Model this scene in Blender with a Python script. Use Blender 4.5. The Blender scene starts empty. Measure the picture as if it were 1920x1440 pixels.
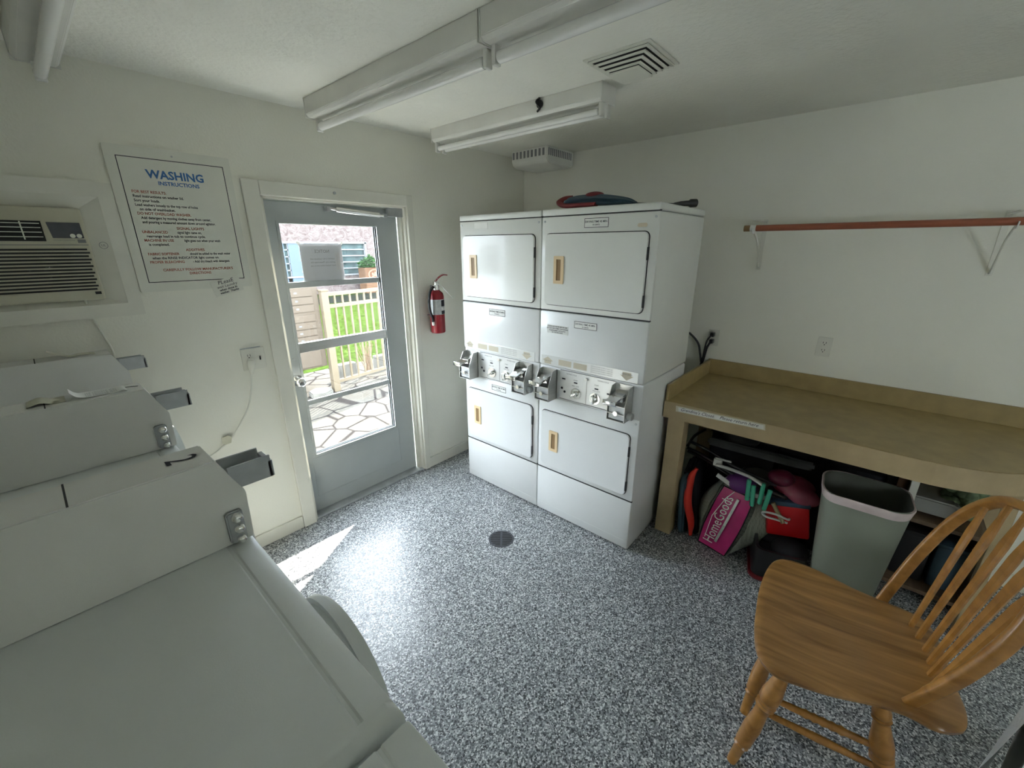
import bpy, bmesh, math, random
from mathutils import Vector, Matrix
random.seed(7)
S = bpy.context.scene
C = S.collection
PI = math.pi

# ---------------------------------------------------------------- camera
F_PX, CAM = 781.549, Vector((-3.0888, -2.5484, 1.7383))
YAW, PITCH, ROLL = 0.8534, -0.3175, -0.0025
_fw = Vector((math.sin(YAW)*math.cos(PITCH), math.cos(YAW)*math.cos(PITCH), math.sin(PITCH)))
_rt = Vector((math.cos(YAW), -math.sin(YAW), 0)); _up = _rt.cross(_fw)
_r = math.cos(ROLL)*_rt + math.sin(ROLL)*_up; _u = -math.sin(ROLL)*_rt + math.cos(ROLL)*_up
cd = bpy.data.cameras.new('camera'); cam = bpy.data.objects.new('camera', cd); C.objects.link(cam)
cd.sensor_width = 36; cd.lens = F_PX/1920*36; cd.clip_start = .02
cam.matrix_world = Matrix(((_r.x, _u.x, -_fw.x, CAM.x), (_r.y, _u.y, -_fw.y, CAM.y), (_r.z, _u.z, -_fw.z, CAM.z), (0, 0, 0, 1)))
S.camera = cam

# ---------------------------------------------------------------- light
S.view_settings.view_transform = 'Standard'; S.view_settings.look = 'None'
S.view_settings.gamma = 1; S.view_settings.use_curve_mapping = False
S.view_settings.exposure = 1.55
w = bpy.data.worlds.new('world'); S.world = w; w.use_nodes = True
bg = w.node_tree.nodes['Background']; bg.inputs[0].default_value = (.80, .90, 1, 1); bg.inputs[1].default_value = 7.8
sd = bpy.data.lights.new('sun', 'SUN'); sd.energy = 15.0; sd.angle = .012; sd.color = (1, .95, .86)
sun = bpy.data.objects.new('sun', sd); C.objects.link(sun); sun.location = (4, 4, 6)
sun.rotation_euler = Vector((-.481, -.30, -.43)).to_track_quat('-Z', 'Y').to_euler()
# added fill light, set at an added window behind the camera
ad = bpy.data.lights.new('added_fill_light', 'AREA'); ad.shape = 'RECTANGLE'; ad.size = .9; ad.size_y = .6
ad.energy = 3.5; ad.color = (.93, .98, 1)
al = bpy.data.objects.new('added_fill_light', ad); C.objects.link(al)
al.location = (-3.80, -5.35, 1.45); al.rotation_euler = Vector((1, 0, 0)).to_track_quat('-Z', 'Y').to_euler()

# ---------------------------------------------------------------- materials
def nt(name):
    m = bpy.data.materials.new(name); m.use_nodes = True
    return m, m.node_tree, m.node_tree.nodes['Principled BSDF']
def N(t, k, **kw):
    n = t.nodes.new(k)
    for a, b in kw.items(): setattr(n, a, b)
    return n
def coords(t, scale=(1, 1, 1)):
    tc = N(t, 'ShaderNodeTexCoord'); mp = N(t, 'ShaderNodeMapping'); mp.inputs['Scale'].default_value = scale
    t.links.new(tc.outputs['Object'], mp.inputs[0]); return mp.outputs[0]
def ramp(t, fac, stops, interp='LINEAR'):
    r = N(t, 'ShaderNodeValToRGB'); cr = r.color_ramp; cr.interpolation = interp
    while len(cr.elements) < len(stops): cr.elements.new(.5)
    for e, (p, c) in zip(cr.elements, stops): e.position = p; e.color = (*c, 1)
    t.links.new(fac, r.inputs[0]); return r.outputs[0]
def mat(name, col, rough=.6, metal=0, var=.06, vscale=6, bump=0, bscale=200, coat=0, spec=.5, scale=(1, 1, 1)):
    m, t, p = nt(name)
    v = coords(t, scale)
    n = N(t, 'ShaderNodeTexNoise'); n.inputs['Scale'].default_value = vscale; n.inputs['Detail'].default_value = 4
    t.links.new(v, n.inputs[0])
    a = tuple(max(0, c*(1-var)) for c in col); b = tuple(min(1, c*(1+var)) for c in col)
    t.links.new(ramp(t, n.outputs[0], [(.3, a), (.7, b)]), p.inputs['Base Color'])
    p.inputs['Roughness'].default_value = rough; p.inputs['Metallic'].default_value = metal
    p.inputs['Specular IOR Level'].default_value = spec
    if coat: p.inputs['Coat Weight'].default_value = coat; p.inputs['Coat Roughness'].default_value = .08
    if bump:
        n2 = N(t, 'ShaderNodeTexNoise'); n2.inputs['Scale'].default_value = bscale; n2.inputs['Detail'].default_value = 3
        t.links.new(v, n2.inputs[0])
        bp = N(t, 'ShaderNodeBump'); bp.inputs['Strength'].default_value = bump; bp.inputs['Distance'].default_value = .004
        t.links.new(n2.outputs[0], bp.inputs['Height']); t.links.new(bp.outputs[0], p.inputs['Normal'])
    return m
def wood(name, a, b, rough=.35, scale=(1, 12, 12), coat=.3):
    m, t, p = nt(name); v = coords(t, scale)
    n = N(t, 'ShaderNodeTexNoise'); n.inputs['Scale'].default_value = 2.2; n.inputs['Detail'].default_value = 8; n.inputs['Distortion'].default_value = .6
    t.links.new(v, n.inputs[0])
    t.links.new(ramp(t, n.outputs[0], [(.28, a), (.72, b)]), p.inputs['Base Color'])
    p.inputs['Roughness'].default_value = rough; p.inputs['Coat Weight'].default_value = coat; p.inputs['Coat Roughness'].default_value = .25
    bp = N(t, 'ShaderNodeBump'); bp.inputs['Strength'].default_value = .12; bp.inputs['Distance'].default_value = .002
    t.links.new(n.outputs[0], bp.inputs['Height']); t.links.new(bp.outputs[0], p.inputs['Normal'])
    return m
def flake_floor():
    m, t, p = nt('flake_epoxy_floor'); v = coords(t)
    vo = N(t, 'ShaderNodeTexVoronoi'); vo.inputs['Scale'].default_value = 185; t.links.new(v, vo.inputs[0])
    sp = N(t, 'ShaderNodeSeparateColor'); t.links.new(vo.outputs['Color'], sp.inputs[0])
    c = ramp(t, sp.outputs[0], [(0, (.035, .04, .045)), (.16, (.12, .13, .14)), (.38, (.25, .265, .28)), (.62, (.40, .42, .43)), (.84, (.70, .72, .72))], 'CONSTANT')
    t.links.new(c, p.inputs['Base Color'])
    p.inputs['Roughness'].default_value = .38; p.inputs['Coat Weight'].default_value = .35; p.inputs['Coat Roughness'].default_value = .22
    bp = N(t, 'ShaderNodeBump'); bp.inputs['Strength'].default_value = .25; bp.inputs['Distance'].default_value = .002
    t.links.new(sp.outputs[1], bp.inputs['Height']); t.links.new(bp.outputs[0], p.inputs['Normal'])
    return m
def flagstone():
    m, t, p = nt('flagstone_paving'); v = coords(t)
    vo = N(t, 'ShaderNodeTexVoronoi', feature='DISTANCE_TO_EDGE'); vo.inputs['Scale'].default_value = 3.2; t.links.new(v, vo.inputs[0])
    n = N(t, 'ShaderNodeTexNoise'); n.inputs['Scale'].default_value = 2; t.links.new(v, n.inputs[0])
    a = ramp(t, n.outputs[0], [(.35, (0.0540, 0.0497, 0.0418)), (.65, (0.0662, 0.0626, 0.0554))])
    k = ramp(t, vo.outputs['Distance'], [(.02, (0, 0, 0)), (.045, (1, 1, 1))])
    mx = N(t, 'ShaderNodeMix', data_type='RGBA'); t.links.new(k, mx.inputs[0]); mx.inputs[6].default_value = (0.020, 0.018, 0.017, 1)
    t.links.new(a, mx.inputs[7]); t.links.new(mx.outputs[2], p.inputs['Base Color']); p.inputs['Roughness'].default_value = .9; p.inputs['Specular IOR Level'].default_value = 0
    return m
def stucco():
    m, t, p = nt('rough_stucco'); v = coords(t)
    n = N(t, 'ShaderNodeTexNoise'); n.inputs['Scale'].default_value = 5; n.inputs['Detail'].default_value = 5; n.inputs['Distortion'].default_value = 1.6; t.links.new(v, n.inputs[0])
    t.links.new(ramp(t, n.outputs[0], [(.35, (0.0729, 0.0551, 0.0520)), (.5, (0.1027, 0.0845, 0.0796)), (.65, (0.1126, 0.0949, 0.0887))]), p.inputs['Base Color'])
    p.inputs['Roughness'].default_value = .95; p.inputs['Specular IOR Level'].default_value = 0
    bp = N(t, 'ShaderNodeBump'); bp.inputs['Strength'].default_value = .9; bp.inputs['Distance'].default_value = .05
    t.links.new(n.outputs[0], bp.inputs['Height']); t.links.new(bp.outputs[0], p.inputs['Normal'])
    return m
def glass(name, tint=(1, 1, 1), gl=.07):
    m = bpy.data.materials.new(name); m.use_nodes = True; t = m.node_tree; t.nodes.clear()
    o = N(t, 'ShaderNodeOutputMaterial'); tr = N(t, 'ShaderNodeBsdfTransparent'); tr.inputs[0].default_value = (*tint, 1)
    g = N(t, 'ShaderNodeBsdfGlossy'); g.inputs['Roughness'].default_value = .02
    mx = N(t, 'ShaderNodeMixShader'); mx.inputs[0].default_value = gl
    t.links.new(tr.outputs[0], mx.inputs[1]); t.links.new(g.outputs[0], mx.inputs[2]); t.links.new(mx.outputs[0], o.inputs[0])
    return m
def woven():
    m, t, p = nt('silver_woven_plastic'); v = coords(t)
    b = N(t, 'ShaderNodeTexBrick'); b.inputs['Scale'].default_value = 60; b.inputs['Color1'].default_value = (.42, .43, .36, 1)
    b.inputs['Color2'].default_value = (.30, .32, .26, 1); b.inputs['Mortar'].default_value = (.12, .13, .10, 1); t.links.new(v, b.inputs[0])
    t.links.new(b.outputs[0], p.inputs['Base Color']); p.inputs['Roughness'].default_value = .35
    return m
M = dict(
    wall=mat('cream_wall_paint', (.84, .83, .73), .75, var=.03, vscale=1.5, bump=.25, bscale=90),
    ceil=mat('textured_ceiling_paint', (.88, .875, .79), .9, var=.05, vscale=2, bump=.9, bscale=55),
    trim=mat('white_trim_paint', (.76, .75, .66), .45, var=.04),
    doorgrey=mat('grey_metal_door_paint', (.43, .46, .455), .42, var=.06, vscale=3),
    alum=mat('brushed_aluminium', (.62, .62, .60), .35, .9, scale=(1, 1, 30)),
    chrome=mat('chrome', (.82, .82, .80), .12, 1, var=.02),
    steel=mat('dull_steel', (.46, .48, .49), .42, .6, var=.15, vscale=14),
    floor=flake_floor(), flag=flagstone(), stucco=stucco(),
    enamel=mat('white_enamel', (.74, .75, .74), .34, var=.015, coat=.2),
    enamel2=mat('aged_white_enamel', (.75, .755, .71), .36, var=.02, coat=.2),
    washer=mat('pale_grey_enamel', (.74, .77, .75), .34, var=.03, vscale=3, bump=.08, bscale=500),
    washerbox=mat('grey_powder_coat', (.76, .76, .72), .5, var=.04, vscale=4, bump=.12, bscale=600),
    seam=mat('dark_seam', (.03, .03, .03), .8, var=0),
    panel=mat('silver_control_plate', (.66, .67, .66), .30, .35, var=.03),
    black=mat('black_plastic', (.015, .015, .016), .35, var=.1),
    rubber=mat('black_rubber', (.02, .02, .022), .7, var=.1),
    beige=mat('beige_plastic', (.74, .56, .33), .4, var=.03),
    brown=mat('brown_plastic', (.25, .15, .06), .5, var=.08),
    paper=mat('white_paper', (.80, .80, .76), .8, var=.02),
    papergrey=mat('backlit_paper', (.66, .67, .70), .9, var=.03),
    tape=mat('yellowed_tape', (.62, .60, .47), .35, var=.08, vscale=30),
    ink=mat('black_ink', (.02, .02, .03), .7, var=0), inkblue=mat('blue_ink', (.05, .17, .42), .6, var=0),
    inkred=mat('red_ink', (.42, .09, .05), .6, var=0), inkgrey=mat('grey_ink', (.22, .22, .22), .7, var=0), inktan=mat('tan_print', (.52, .47, .36), .6, var=.05),
    ivory=mat('ivory_plastic', (.76, .76, .67), .45, var=.03), acivory=mat('yellowed_ivory_plastic', (.52, .50, .38), .5, var=.04),
    slot=mat('slot_shadow_black', (.02, .02, .02), .8, var=0), navy=mat('navy_display_film', (.03, .035, .05), .25, var=.2, vscale=20),
    red=mat('red_enamel', (.26, .012, .02), .3, var=.05), lab=mat('silver_label', (.42, .43, .42), .35, .3, var=.2, vscale=40),
    counter=mat('tan_laminate', (.36, .27, .115), .42, var=.10, vscale=14, bump=.05, bscale=300),
    counterleg=mat('tan_laminate_edge', (.44, .34, .19), .45, var=.07, vscale=12),
    oak=wood('golden_oak', (.27, .115, .022), (.46, .22, .050)),
    rod=wood('red_brown_pole', (.28, .075, .035), (.38, .12, .06), .4, (12, 1, 12)),
    grass=mat('grass', (.019, .031, .0065), .95, var=.7, vscale=16, spec=0), hedge=mat('leafy_green', (0.0144, 0.0432, 0.0108), .9, var=.6, vscale=25, spec=0),
    soil=mat('dark_ground', (0.0130, 0.0144, 0.0115), .95, var=.3, spec=0), cream=mat('cream_powder_coat', (.122, .101, .072), .5, var=.03, spec=0),
    mail=mat('beige_mailbox_paint', (0.0756, 0.0626, 0.0504), .5, var=.03, spec=0), bluepaint=mat('pale_blue_paint', (0.0720, 0.0936, 0.1188), .5, var=.03, spec=0),
    darkglass=mat('dark_window_glass', (.03, .045, .045), .6, var=.6, vscale=3, spec=.1), sash=mat('white_window_sash', (0.1368, 0.1404, 0.1440), .5, var=.03, spec=0), clay=mat('terracotta', (0.0936, 0.0540, 0.0324), .8, var=.12, spec=0),
    brick=mat('red_brick', (0.0612, 0.0288, 0.0158), .9, var=.2, vscale=20, spec=0), rock=mat('white_stone', (0.1080, 0.1044, 0.0936), .9, var=.2, spec=0),
    pink=mat('hot_pink_vinyl', (.52, .02, .17), .3, var=.18, vscale=9), woven=woven(), purple=mat('purple_nylon', (.10, .02, .14), .5, var=.2),
    teal=mat('sea_green_foam', (.06, .42, .27), .5, var=.06), burg=mat('burgundy_vinyl', (.11, .012, .03), .3, var=.15), mauve=mat('glossy_mauve_vinyl', (.27, .06, .09), .2, var=.25, vscale=8),
    coolred=mat('bright_red_plastic', (.55, .008, .01), .4, var=.05), coolblue=mat('blue_grey_plastic', (.03, .06, .10), .4, var=.05),
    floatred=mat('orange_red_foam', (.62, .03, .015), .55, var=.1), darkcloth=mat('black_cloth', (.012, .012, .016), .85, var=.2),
    greycloth=mat('dark_grey_fabric', (.028, .028, .027), .85, var=.3, vscale=12), whitepl=mat('white_plastic', (.55, .55, .52), .35, var=.04),
    tan=mat('tan_webbing', (.30, .24, .13), .7, var=.1), bin=mat('sage_grey_plastic', (.235, .255, .20), .42, var=.04, bump=.05, bscale=300),
    liner=mat('pinkish_white_liner', (.60, .50, .48), .35, var=.08, vscale=20), darkbin=mat('dark_bin_inside', (.09, .095, .075), .7, var=.1),
    board=wood('old_brown_board', (.11, .07, .04), (.18, .12, .07), .6), maroon=mat('maroon_rim', (.14, .008, .012), .4, var=.1),
    umbb=mat('slate_blue_nylon', (.045, .085, .115), .5, var=.2), umbr=mat('brick_red_nylon', (.22, .03, .03), .55, var=.15),
    tube=mat('fluorescent_tube_glass', (.86, .86, .82), .18, var=.01), lamp=mat('white_lamp_housing', (.74, .735, .68), .35, var=.05),
    towel=mat('white_towel', (.88, .90, .90), .9, var=.06, bump=.6, bscale=120), hamper=mat('grey_hamper_fabric', (.30, .30, .27), .8, var=.08),
    stain=mat('tan_stain', (.62, .54, .40), .5, var=.1), drain=mat('grey_iron', (.07, .075, .085), .45, .5, var=.2, vscale=30),
    glass=glass('clear_glass'), greenplush=mat('green_plush', (.16, .22, .12), .95, var=.4, vscale=30),
)

# ---------------------------------------------------------------- mesh helpers
WM = {}
def wm(o):
    if o is None: return Matrix.Identity(4)
    return WM.get(o.name, Matrix.Identity(4))
def B(): return bmesh.new()
def V(*a): return Vector(a)
def box(b, x0, x1, y0, y1, z0, z1, bev=0, seg=2):
    m = Matrix.Translation(((x0+x1)/2, (y0+y1)/2, (z0+z1)/2)) @ Matrix.Diagonal((abs(x1-x0), abs(y1-y0), abs(z1-z0), 1))
    t = bmesh.new(); bmesh.ops.create_cube(t, size=1, matrix=m)
    if bev: bmesh.ops.bevel(t, geom=t.edges[:], offset=bev, segments=seg, profile=.5, affect='EDGES')
    merge(b, t); return b
def merge(b, t, M4=None):
    me = bpy.data.meshes.new('tmp'); t.to_mesh(me); t.free()
    if M4: me.transform(M4)
    b.from_mesh(me); bpy.data.meshes.remove(me)
def frame_to(p, q):
    d = (Vector(q)-Vector(p)); return Matrix.Translation((Vector(p)+Vector(q))/2) @ d.to_track_quat('Z', 'Y').to_matrix().to_4x4(), d.length
def cyl(b, p, q, r, r2=None, seg=20, bev=0):
    m, L = frame_to(p, q); t = bmesh.new()
    bmesh.ops.create_cone(t, cap_ends=True, segments=seg, radius1=r, radius2=r if r2 is None else r2, depth=L)
    if bev: bmesh.ops.bevel(t, geom=[e for e in t.edges if len(e.link_faces) == 2 and any(len(f.verts) > 4 for f in e.link_faces)], offset=bev, segments=2, affect='EDGES')
    merge(b, t, m); return b
def sph(b, c, r, s=(1, 1, 1), u=20, v=12, rot=None):
    t = bmesh.new(); bmesh.ops.create_uvsphere(t, u_segments=u, v_segments=v, radius=r)
    m = Matrix.Translation(c) @ (rot or Matrix.Identity(4)) @ Matrix.Diagonal((*s, 1)); merge(b, t, m); return b
def lathe(b, p, q, prof, seg=24):
    """prof: (t along 0..1, radius)"""
    p, q = Vector(p), Vector(q); d = q-p; R = d.to_track_quat('Z', 'Y').to_matrix(); rings = []
    for t, r in prof:
        rings.append([b.verts.new(p + d*t + R @ Vector((r*math.cos(2*PI*k/seg), r*math.sin(2*PI*k/seg), 0))) for k in range(seg)])
    for a, c in zip(rings, rings[1:]):
        for k in range(seg): b.faces.new((a[k], a[(k+1) % seg], c[(k+1) % seg], c[k]))
    b.faces.new(list(reversed(rings[0]))); b.faces.new(rings[-1]); return b
def smooth_path(pts, n=8):
    pts = [Vector(p) for p in pts]
    if len(pts) < 3: return pts
    P = [2*pts[0]-pts[1]] + pts + [2*pts[-1]-pts[-2]]; out = []
    for i in range(1, len(P)-2):
        for k in range(n):
            t = k/n; a, b_, c, d = P[i-1], P[i], P[i+1], P[i+2]
            out.append(.5*((2*b_)+(-a+c)*t+(2*a-5*b_+4*c-d)*t*t+(-a+3*b_-3*c+d)*t**3))
    out.append(pts[-1]); return out
def sweep(b, path, sec, up=(0, 0, 1), cap=True):
    """sec: list of (a,b) or function t-> list, swept along path; a along side, b along normal"""
    path = [Vector(p) for p in path]; n = len(path); rings = []; prev = None
    for i, p in enumerate(path):
        d = (path[min(i+1, n-1)]-path[max(i-1, 0)]).normalized()
        u = Vector(up) if prev is None else prev
        s = d.cross(u)
        if s.length < 1e-4: s = d.cross(Vector((1, .1, 0)))
        s.normalize(); nn = s.cross(d).normalized(); prev = nn
        sc = sec(i/(n-1)) if callable(sec) else sec
        rings.append([b.verts.new(p + s*a + nn*c) for a, c in sc])
    m = len(rings[0])
    for a, c in zip(rings, rings[1:]):
        for k in range(m): b.faces.new((a[k], a[(k+1) % m], c[(k+1) % m], c[k]))
    if cap: b.faces.new(list(reversed(rings[0]))); b.faces.new(rings[-1])
    return b
def circ(r, n=10, sx=1, sy=1): return [(r*sx*math.cos(2*PI*k/n), r*sy*math.sin(2*PI*k/n)) for k in range(n)]
def tube(b, pts, r, n=8, seg=10, sm=True):
    return sweep(b, smooth_path(pts, n) if sm else pts, circ(r, seg))
def prism(b, poly, axis, a0, a1, bev=0):
    """extrude 2D poly along axis; poly coords are the other two axes in order"""
    t = bmesh.new()
    def mk(p, a):
        if axis == 0: return (a, p[0], p[1])
        if axis == 1: return (p[0], a, p[1])
        return (p[0], p[1], a)
    f = t.faces.new([t.verts.new(mk(p, a0)) for p in poly])
    r = bmesh.ops.extrude_face_region(t, geom=[f]); vs = [v for v in r['geom'] if isinstance(v, bmesh.types.BMVert)]
    dv = [0, 0, 0]; dv[axis] = a1-a0
    bmesh.ops.translate(t, vec=dv, verts=vs)
    if bev: bmesh.ops.bevel(t, geom=t.edges[:], offset=bev, segments=2, affect='EDGES')
    bmesh.ops.recalc_face_normals(t, faces=t.faces[:]); merge(b, t); return b
def rrect(x0, x1, y0, y1, r, n=6):
    out = []
    for cx, cy, a in ((x1-r, y1-r, 0), (x0+r, y1-r, 90), (x0+r, y0+r, 180), (x1-r, y0+r, 270)):
        for k in range(n+1):
            t = math.radians(a+90*k/n); out.append((cx+r*math.cos(t), cy+r*math.sin(t)))
    return out
def ring_prism(b, outer, inner, axis, a0, a1):
    n = len(outer)
    def mk(p, a): return {0: (a, p[0], p[1]), 1: (p[0], a, p[1]), 2: (p[0], p[1], a)}[axis]
    o0 = [b.verts.new(mk(p, a0)) for p in outer]; o1 = [b.verts.new(mk(p, a1)) for p in outer]
    i0 = [b.verts.new(mk(p, a0)) for p in inner]; i1 = [b.verts.new(mk(p, a1)) for p in inner]
    for k in range(n):
        j = (k+1) % n
        b.faces.new((o0[k], o0[j], o1[j], o1[k])); b.faces.new((i0[j], i0[k], i1[k], i1[j]))
        b.faces.new((o0[j], o0[k], i0[k], i0[j])); b.faces.new((o1[k], o1[j], i1[j], i1[k]))
    return b
def text(b, s, size, origin, right, up, align='CENTER', shear=0, bold=0, squash=1, lift=.0006):
    cu = bpy.data.curves.new('t', 'FONT'); cu.body = s; cu.size = size; cu.align_x = align; cu.align_y = 'CENTER'; cu.shear = shear
    cu.resolution_u = 2; cu.offset = bold; cu.extrude = 0
    o = bpy.data.objects.new('t', cu); C.objects.link(o)
    me = bpy.data.meshes.new_from_object(o, depsgraph=bpy.context.evaluated_depsgraph_get())
    R, U = Vector(right).normalized(), Vector(up).normalized(); Nn = R.cross(U)
    o_ = Vector(origin)+Nn*lift
    me.transform(Matrix(((R.x*squash, U.x, Nn.x, o_.x), (R.y*squash, U.y, Nn.y, o_.y), (R.z*squash, U.z, Nn.z, o_.z), (0, 0, 0, 1))))
    b.from_mesh(me); bpy.data.meshes.remove(me); bpy.data.objects.remove(o); bpy.data.curves.remove(cu)
    return b
def obj(name, b, m, parent=None, smooth=None, **kw):
    me = bpy.data.meshes.new(name)
    if not kw.pop('open', False): bmesh.ops.recalc_face_normals(b, faces=b.faces[:])
    b.to_mesh(me); b.free()
    if parent is not None and not kw.pop('local', False): me.transform(wm(parent).inverted())
    o = bpy.data.objects.new(name, me); C.objects.link(o)
    for mm in (m if isinstance(m, (list, tuple)) else [m]): me.materials.append(mm)
    if smooth is not None:
        for p in me.polygons: p.use_smooth = True
        me.set_sharp_from_angle(angle=math.radians(smooth))
    if parent is not None: o.parent = parent; WM[o.name] = wm(parent)
    return o
def thing(name, label, cat, loc=(0, 0, 0), rz=0, group=None, kind=None):
    o = bpy.data.objects.new(name, None); C.objects.link(o); o.empty_display_size = .1
    o.location = loc; o.rotation_euler = (0, 0, rz)
    WM[o.name] = Matrix.Translation(loc) @ Matrix.Rotation(rz, 4, 'Z')
    return tag(o, label, cat, group, kind)
def tag(o, label=None, cat=None, group=None, kind=None):
    if label: o['label'] = label
    if cat: o['category'] = cat
    if group: o['group'] = group
    if kind: o['kind'] = kind
    return o
def copy_tree(o, parent=None):
    c = o.copy(); C.objects.link(c)
    if parent is not None: c.parent = parent
    for ch in list(o.children): copy_tree(ch, c)
    return c
def struct(name, b, m, parent=None, **kw):
    o = obj(name, b, m, parent, **kw)
    if parent is None: o['kind'] = 'structure'
    return o
def fix(o, dx=0, dy=0, dz=0):
    WM[o.name] = Matrix.Translation(Vector(o.location)) @ Matrix.Rotation(o.rotation_euler.z, 4, 'Z')

# ================================================================ ROOM
H = 2.443; XL = -3.72; YF = -6.4
OX0, OX1, OZ = -2.165, -1.262, 2.0          # door opening
struct('floor', box(B(), XL-.14, .14, YF-.14, .14, -.1, 0), M['floor'])
struct('ceiling', box(B(), XL-.14, .14, YF-.14, .14, H, H+.12), M['ceil'])
b = B(); box(b, XL-.14, OX0, 0, .14, 0, H); box(b, OX1, .14, 0, .14, 0, H); box(b, OX0, OX1, 0, .14, OZ, H)
struct('wall_back', b, M['wall'])
struct('wall_right', box(B(), 0, .14, YF, 0, 0, H), M['wall'])
b = B(); wy0, wy1, wz0, wz1 = -5.8, -4.9, 1.1, 1.7
box(b, XL-.14, XL, YF, wy0, 0, H); box(b, XL-.14, XL, wy1, 0, 0, H); box(b, XL-.14, XL, wy0, wy1, 0, wz0); box(b, XL-.14, XL, wy0, wy1, wz1, H)
struct('wall_left', b, M['wall'])
struct('wall_front', box(B(), XL-.14, .14, YF-.14, YF, 0, H), M['wall'])
w1 = thing('added_window_1', None, None, (XL, (wy0+wy1)/2, wz0), kind='structure')  # unseen window, added to let fill light into the room
b = B()
for y in (wy0, (wy0+wy1)/2-.02, wy1-.04): box(b, XL-.06, XL-.02, y, y+.04, wz0, wz1)
for z in (wz0, wz1-.04): box(b, XL-.06, XL-.02, wy0, wy1, z, z+.04)
obj('added_window_frame', b, M['trim'], w1)
# baseboards
struct('baseboard_back', box(B(), XL, -2.25, -.014, 0, 0, .085, .003), M['trim'])
struct('baseboard_back_2', box(B(), -1.215, 0, -.014, 0, 0, .085, .003), M['trim'])
struct('baseboard_right', box(B(), -.014, 0, YF, -.014, 0, .085, .003), M['trim'])
# door casing + jamb
b = B(); box(b, -2.248, -2.168, -.02, 0, 0, 2.07, .004); box(b, -1.262, -1.215, -.02, 0, 0, 2.07, .004); box(b, -2.168, -1.262, -.02, 0, 1.998, 2.07, .004)
struct('trim_1', b, M['trim'])
b = B(); box(b, OX0, OX0+.012, 0, .14, 0, OZ); box(b, OX1-.012, OX1, 0, .14, 0, OZ); box(b, OX0, OX1, 0, .14, OZ-.012, OZ)
box(b, OX1-.03, OX1-.012, .028, .068, 0, OZ-.012, .002); box(b, OX0+.012, OX0+.02, .028, .068, 0, OZ-.012)
struct('trim_2', b, M['trim'])
b = B(); cyl(b, (-1.764, -.0195, 2.04), (-1.764, -.026, 2.04), .008, seg=16)
tag(obj('rubber_bumper', b, M['steel'], smooth=40), 'small dark round bumper on the white casing above the door', 'bumper')
struct('trim_3', box(B(), OX0, OX1, 0, .16, 0, .012, .003), M['steel'])

# door leaf
D1 = thing('door_1', None, None, (-1.72, .095, .012), kind='structure')
LX0, LX1, LY0, LY1 = -2.153, -1.292, .075, .115
GX0, GX1, GZ0, GZ1 = -2.067, -1.455, .43, 1.868
b = B(); box(b, LX0, GX0, LY0, LY1, .015, 1.985); box(b, GX1, LX1, LY0, LY1, .015, 1.985)
box(b, GX0, GX1, LY0, LY1, .015, GZ0); box(b, GX0, GX1, LY0, LY1, GZ1, 1.985)
obj('door_leaf', b, M['doorgrey'], D1)
b = B()   # pressed panel outline at the foot and glazing stop
ring_prism(b, [(GX0-.03, .12), (GX1+.03, .12), (GX1+.03, .405), (GX0-.03, .405)], [(GX0-.026, .124), (GX1+.026, .124), (GX1+.026, .401), (GX0-.026, .401)], 1, LY0-.002, LY0+.002)
obj('panel_moulding', b, M['doorgrey'], D1)
b = B(); ring_prism(b, [(GX0-.014, GZ0-.014), (GX1+.014, GZ0-.014), (GX1+.014, GZ1+.014), (GX0-.014, GZ1+.014)], [(GX0, GZ0), (GX1, GZ0), (GX1, GZ1), (GX0, GZ1)], 1, LY0-.008, LY1+.004)
obj('glazing_frame', b, M['doorgrey'], D1)
bars = [(1.509, 1.543), (1.121, 1.180), (.771, .803)]
for i, (z0, z1) in enumerate(bars):
    b = B(); box(b, GX0, GX1, .088 if i != 1 else LY0-.004, .1, z0, z1, .002)
    obj('glazing_bar', b, M['alum' if i == 1 else 'doorgrey'], D1)
zs = [GZ0, bars[2][0], bars[2][1], bars[1][0], bars[1][1], bars[0][0], bars[0][1], GZ1]
for k in range(4): obj('glass_pane', box(B(), GX0, GX1, .093, .097, zs[2*k], zs[2*k+1]), M['glass'], D1)
b = B(); cyl(b, (-2.108, .075, .955), (-2.108, .068, .955), .033, seg=28, bev=.002)
kb = obj('door_knob', b, M['chrome'], D1, smooth=40)
b = B(); lathe(b, (-2.108, .07, .955), (-2.108, -.002, .955), [(0, .012), (.4, .012), (.5, .02), (.68, .029), (.85, .029), (.97, .02), (1, .012)], 28)
obj('knob_grip', b, M['chrome'], kb, smooth=50)
b = B(); cyl(b, (-2.108, .075, 1.09), (-2.108, .071, 1.09), .008); obj('plugged_hole', b, M['steel'], D1)
b = B(); cyl(b, (-1.735, .045, 1.957), (-1.44, .045, 1.937), .017, seg=24, bev=.003)
cyl(b, (-1.77, .045, 1.959), (-1.735, .045, 1.957), .008, seg=12); cyl(b, (-1.44, .045, 1.937), (-1.405, .045, 1.936), .009, seg=12)
cl = obj('door_closer', b, M['chrome'], D1, smooth=40)
b = B(); box(b, -1.792, -1.762, .04, .075, 1.945, 1.972, .003); obj('closer_bracket', b, M['steel'], cl)
b = B(); box(b, -1.385, -1.273, .02, .05, 1.932, 1.988, .003); box(b, -1.41, -1.385, .035, .055, 1.925, 1.95, .002); obj('closer_plate', b, M['steel'], cl)

# notice taped to the outside of the glass
b = B(); box(b, -1.962, -1.70, .0985, .0995, 1.538, 1.758)
nt_ = obj('paper_notice', b, M['papergrey']); tag(nt_, 'white paper notice taped to the top glass of the door, printing showing through reversed', 'notice')
WM[nt_.name] = Matrix.Identity(4)
b = B(); text(b, 'NOTICE', .026, (-1.83, .0984, 1.722), (1, 0, 0), (0, 0, -1), lift=0)
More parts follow.
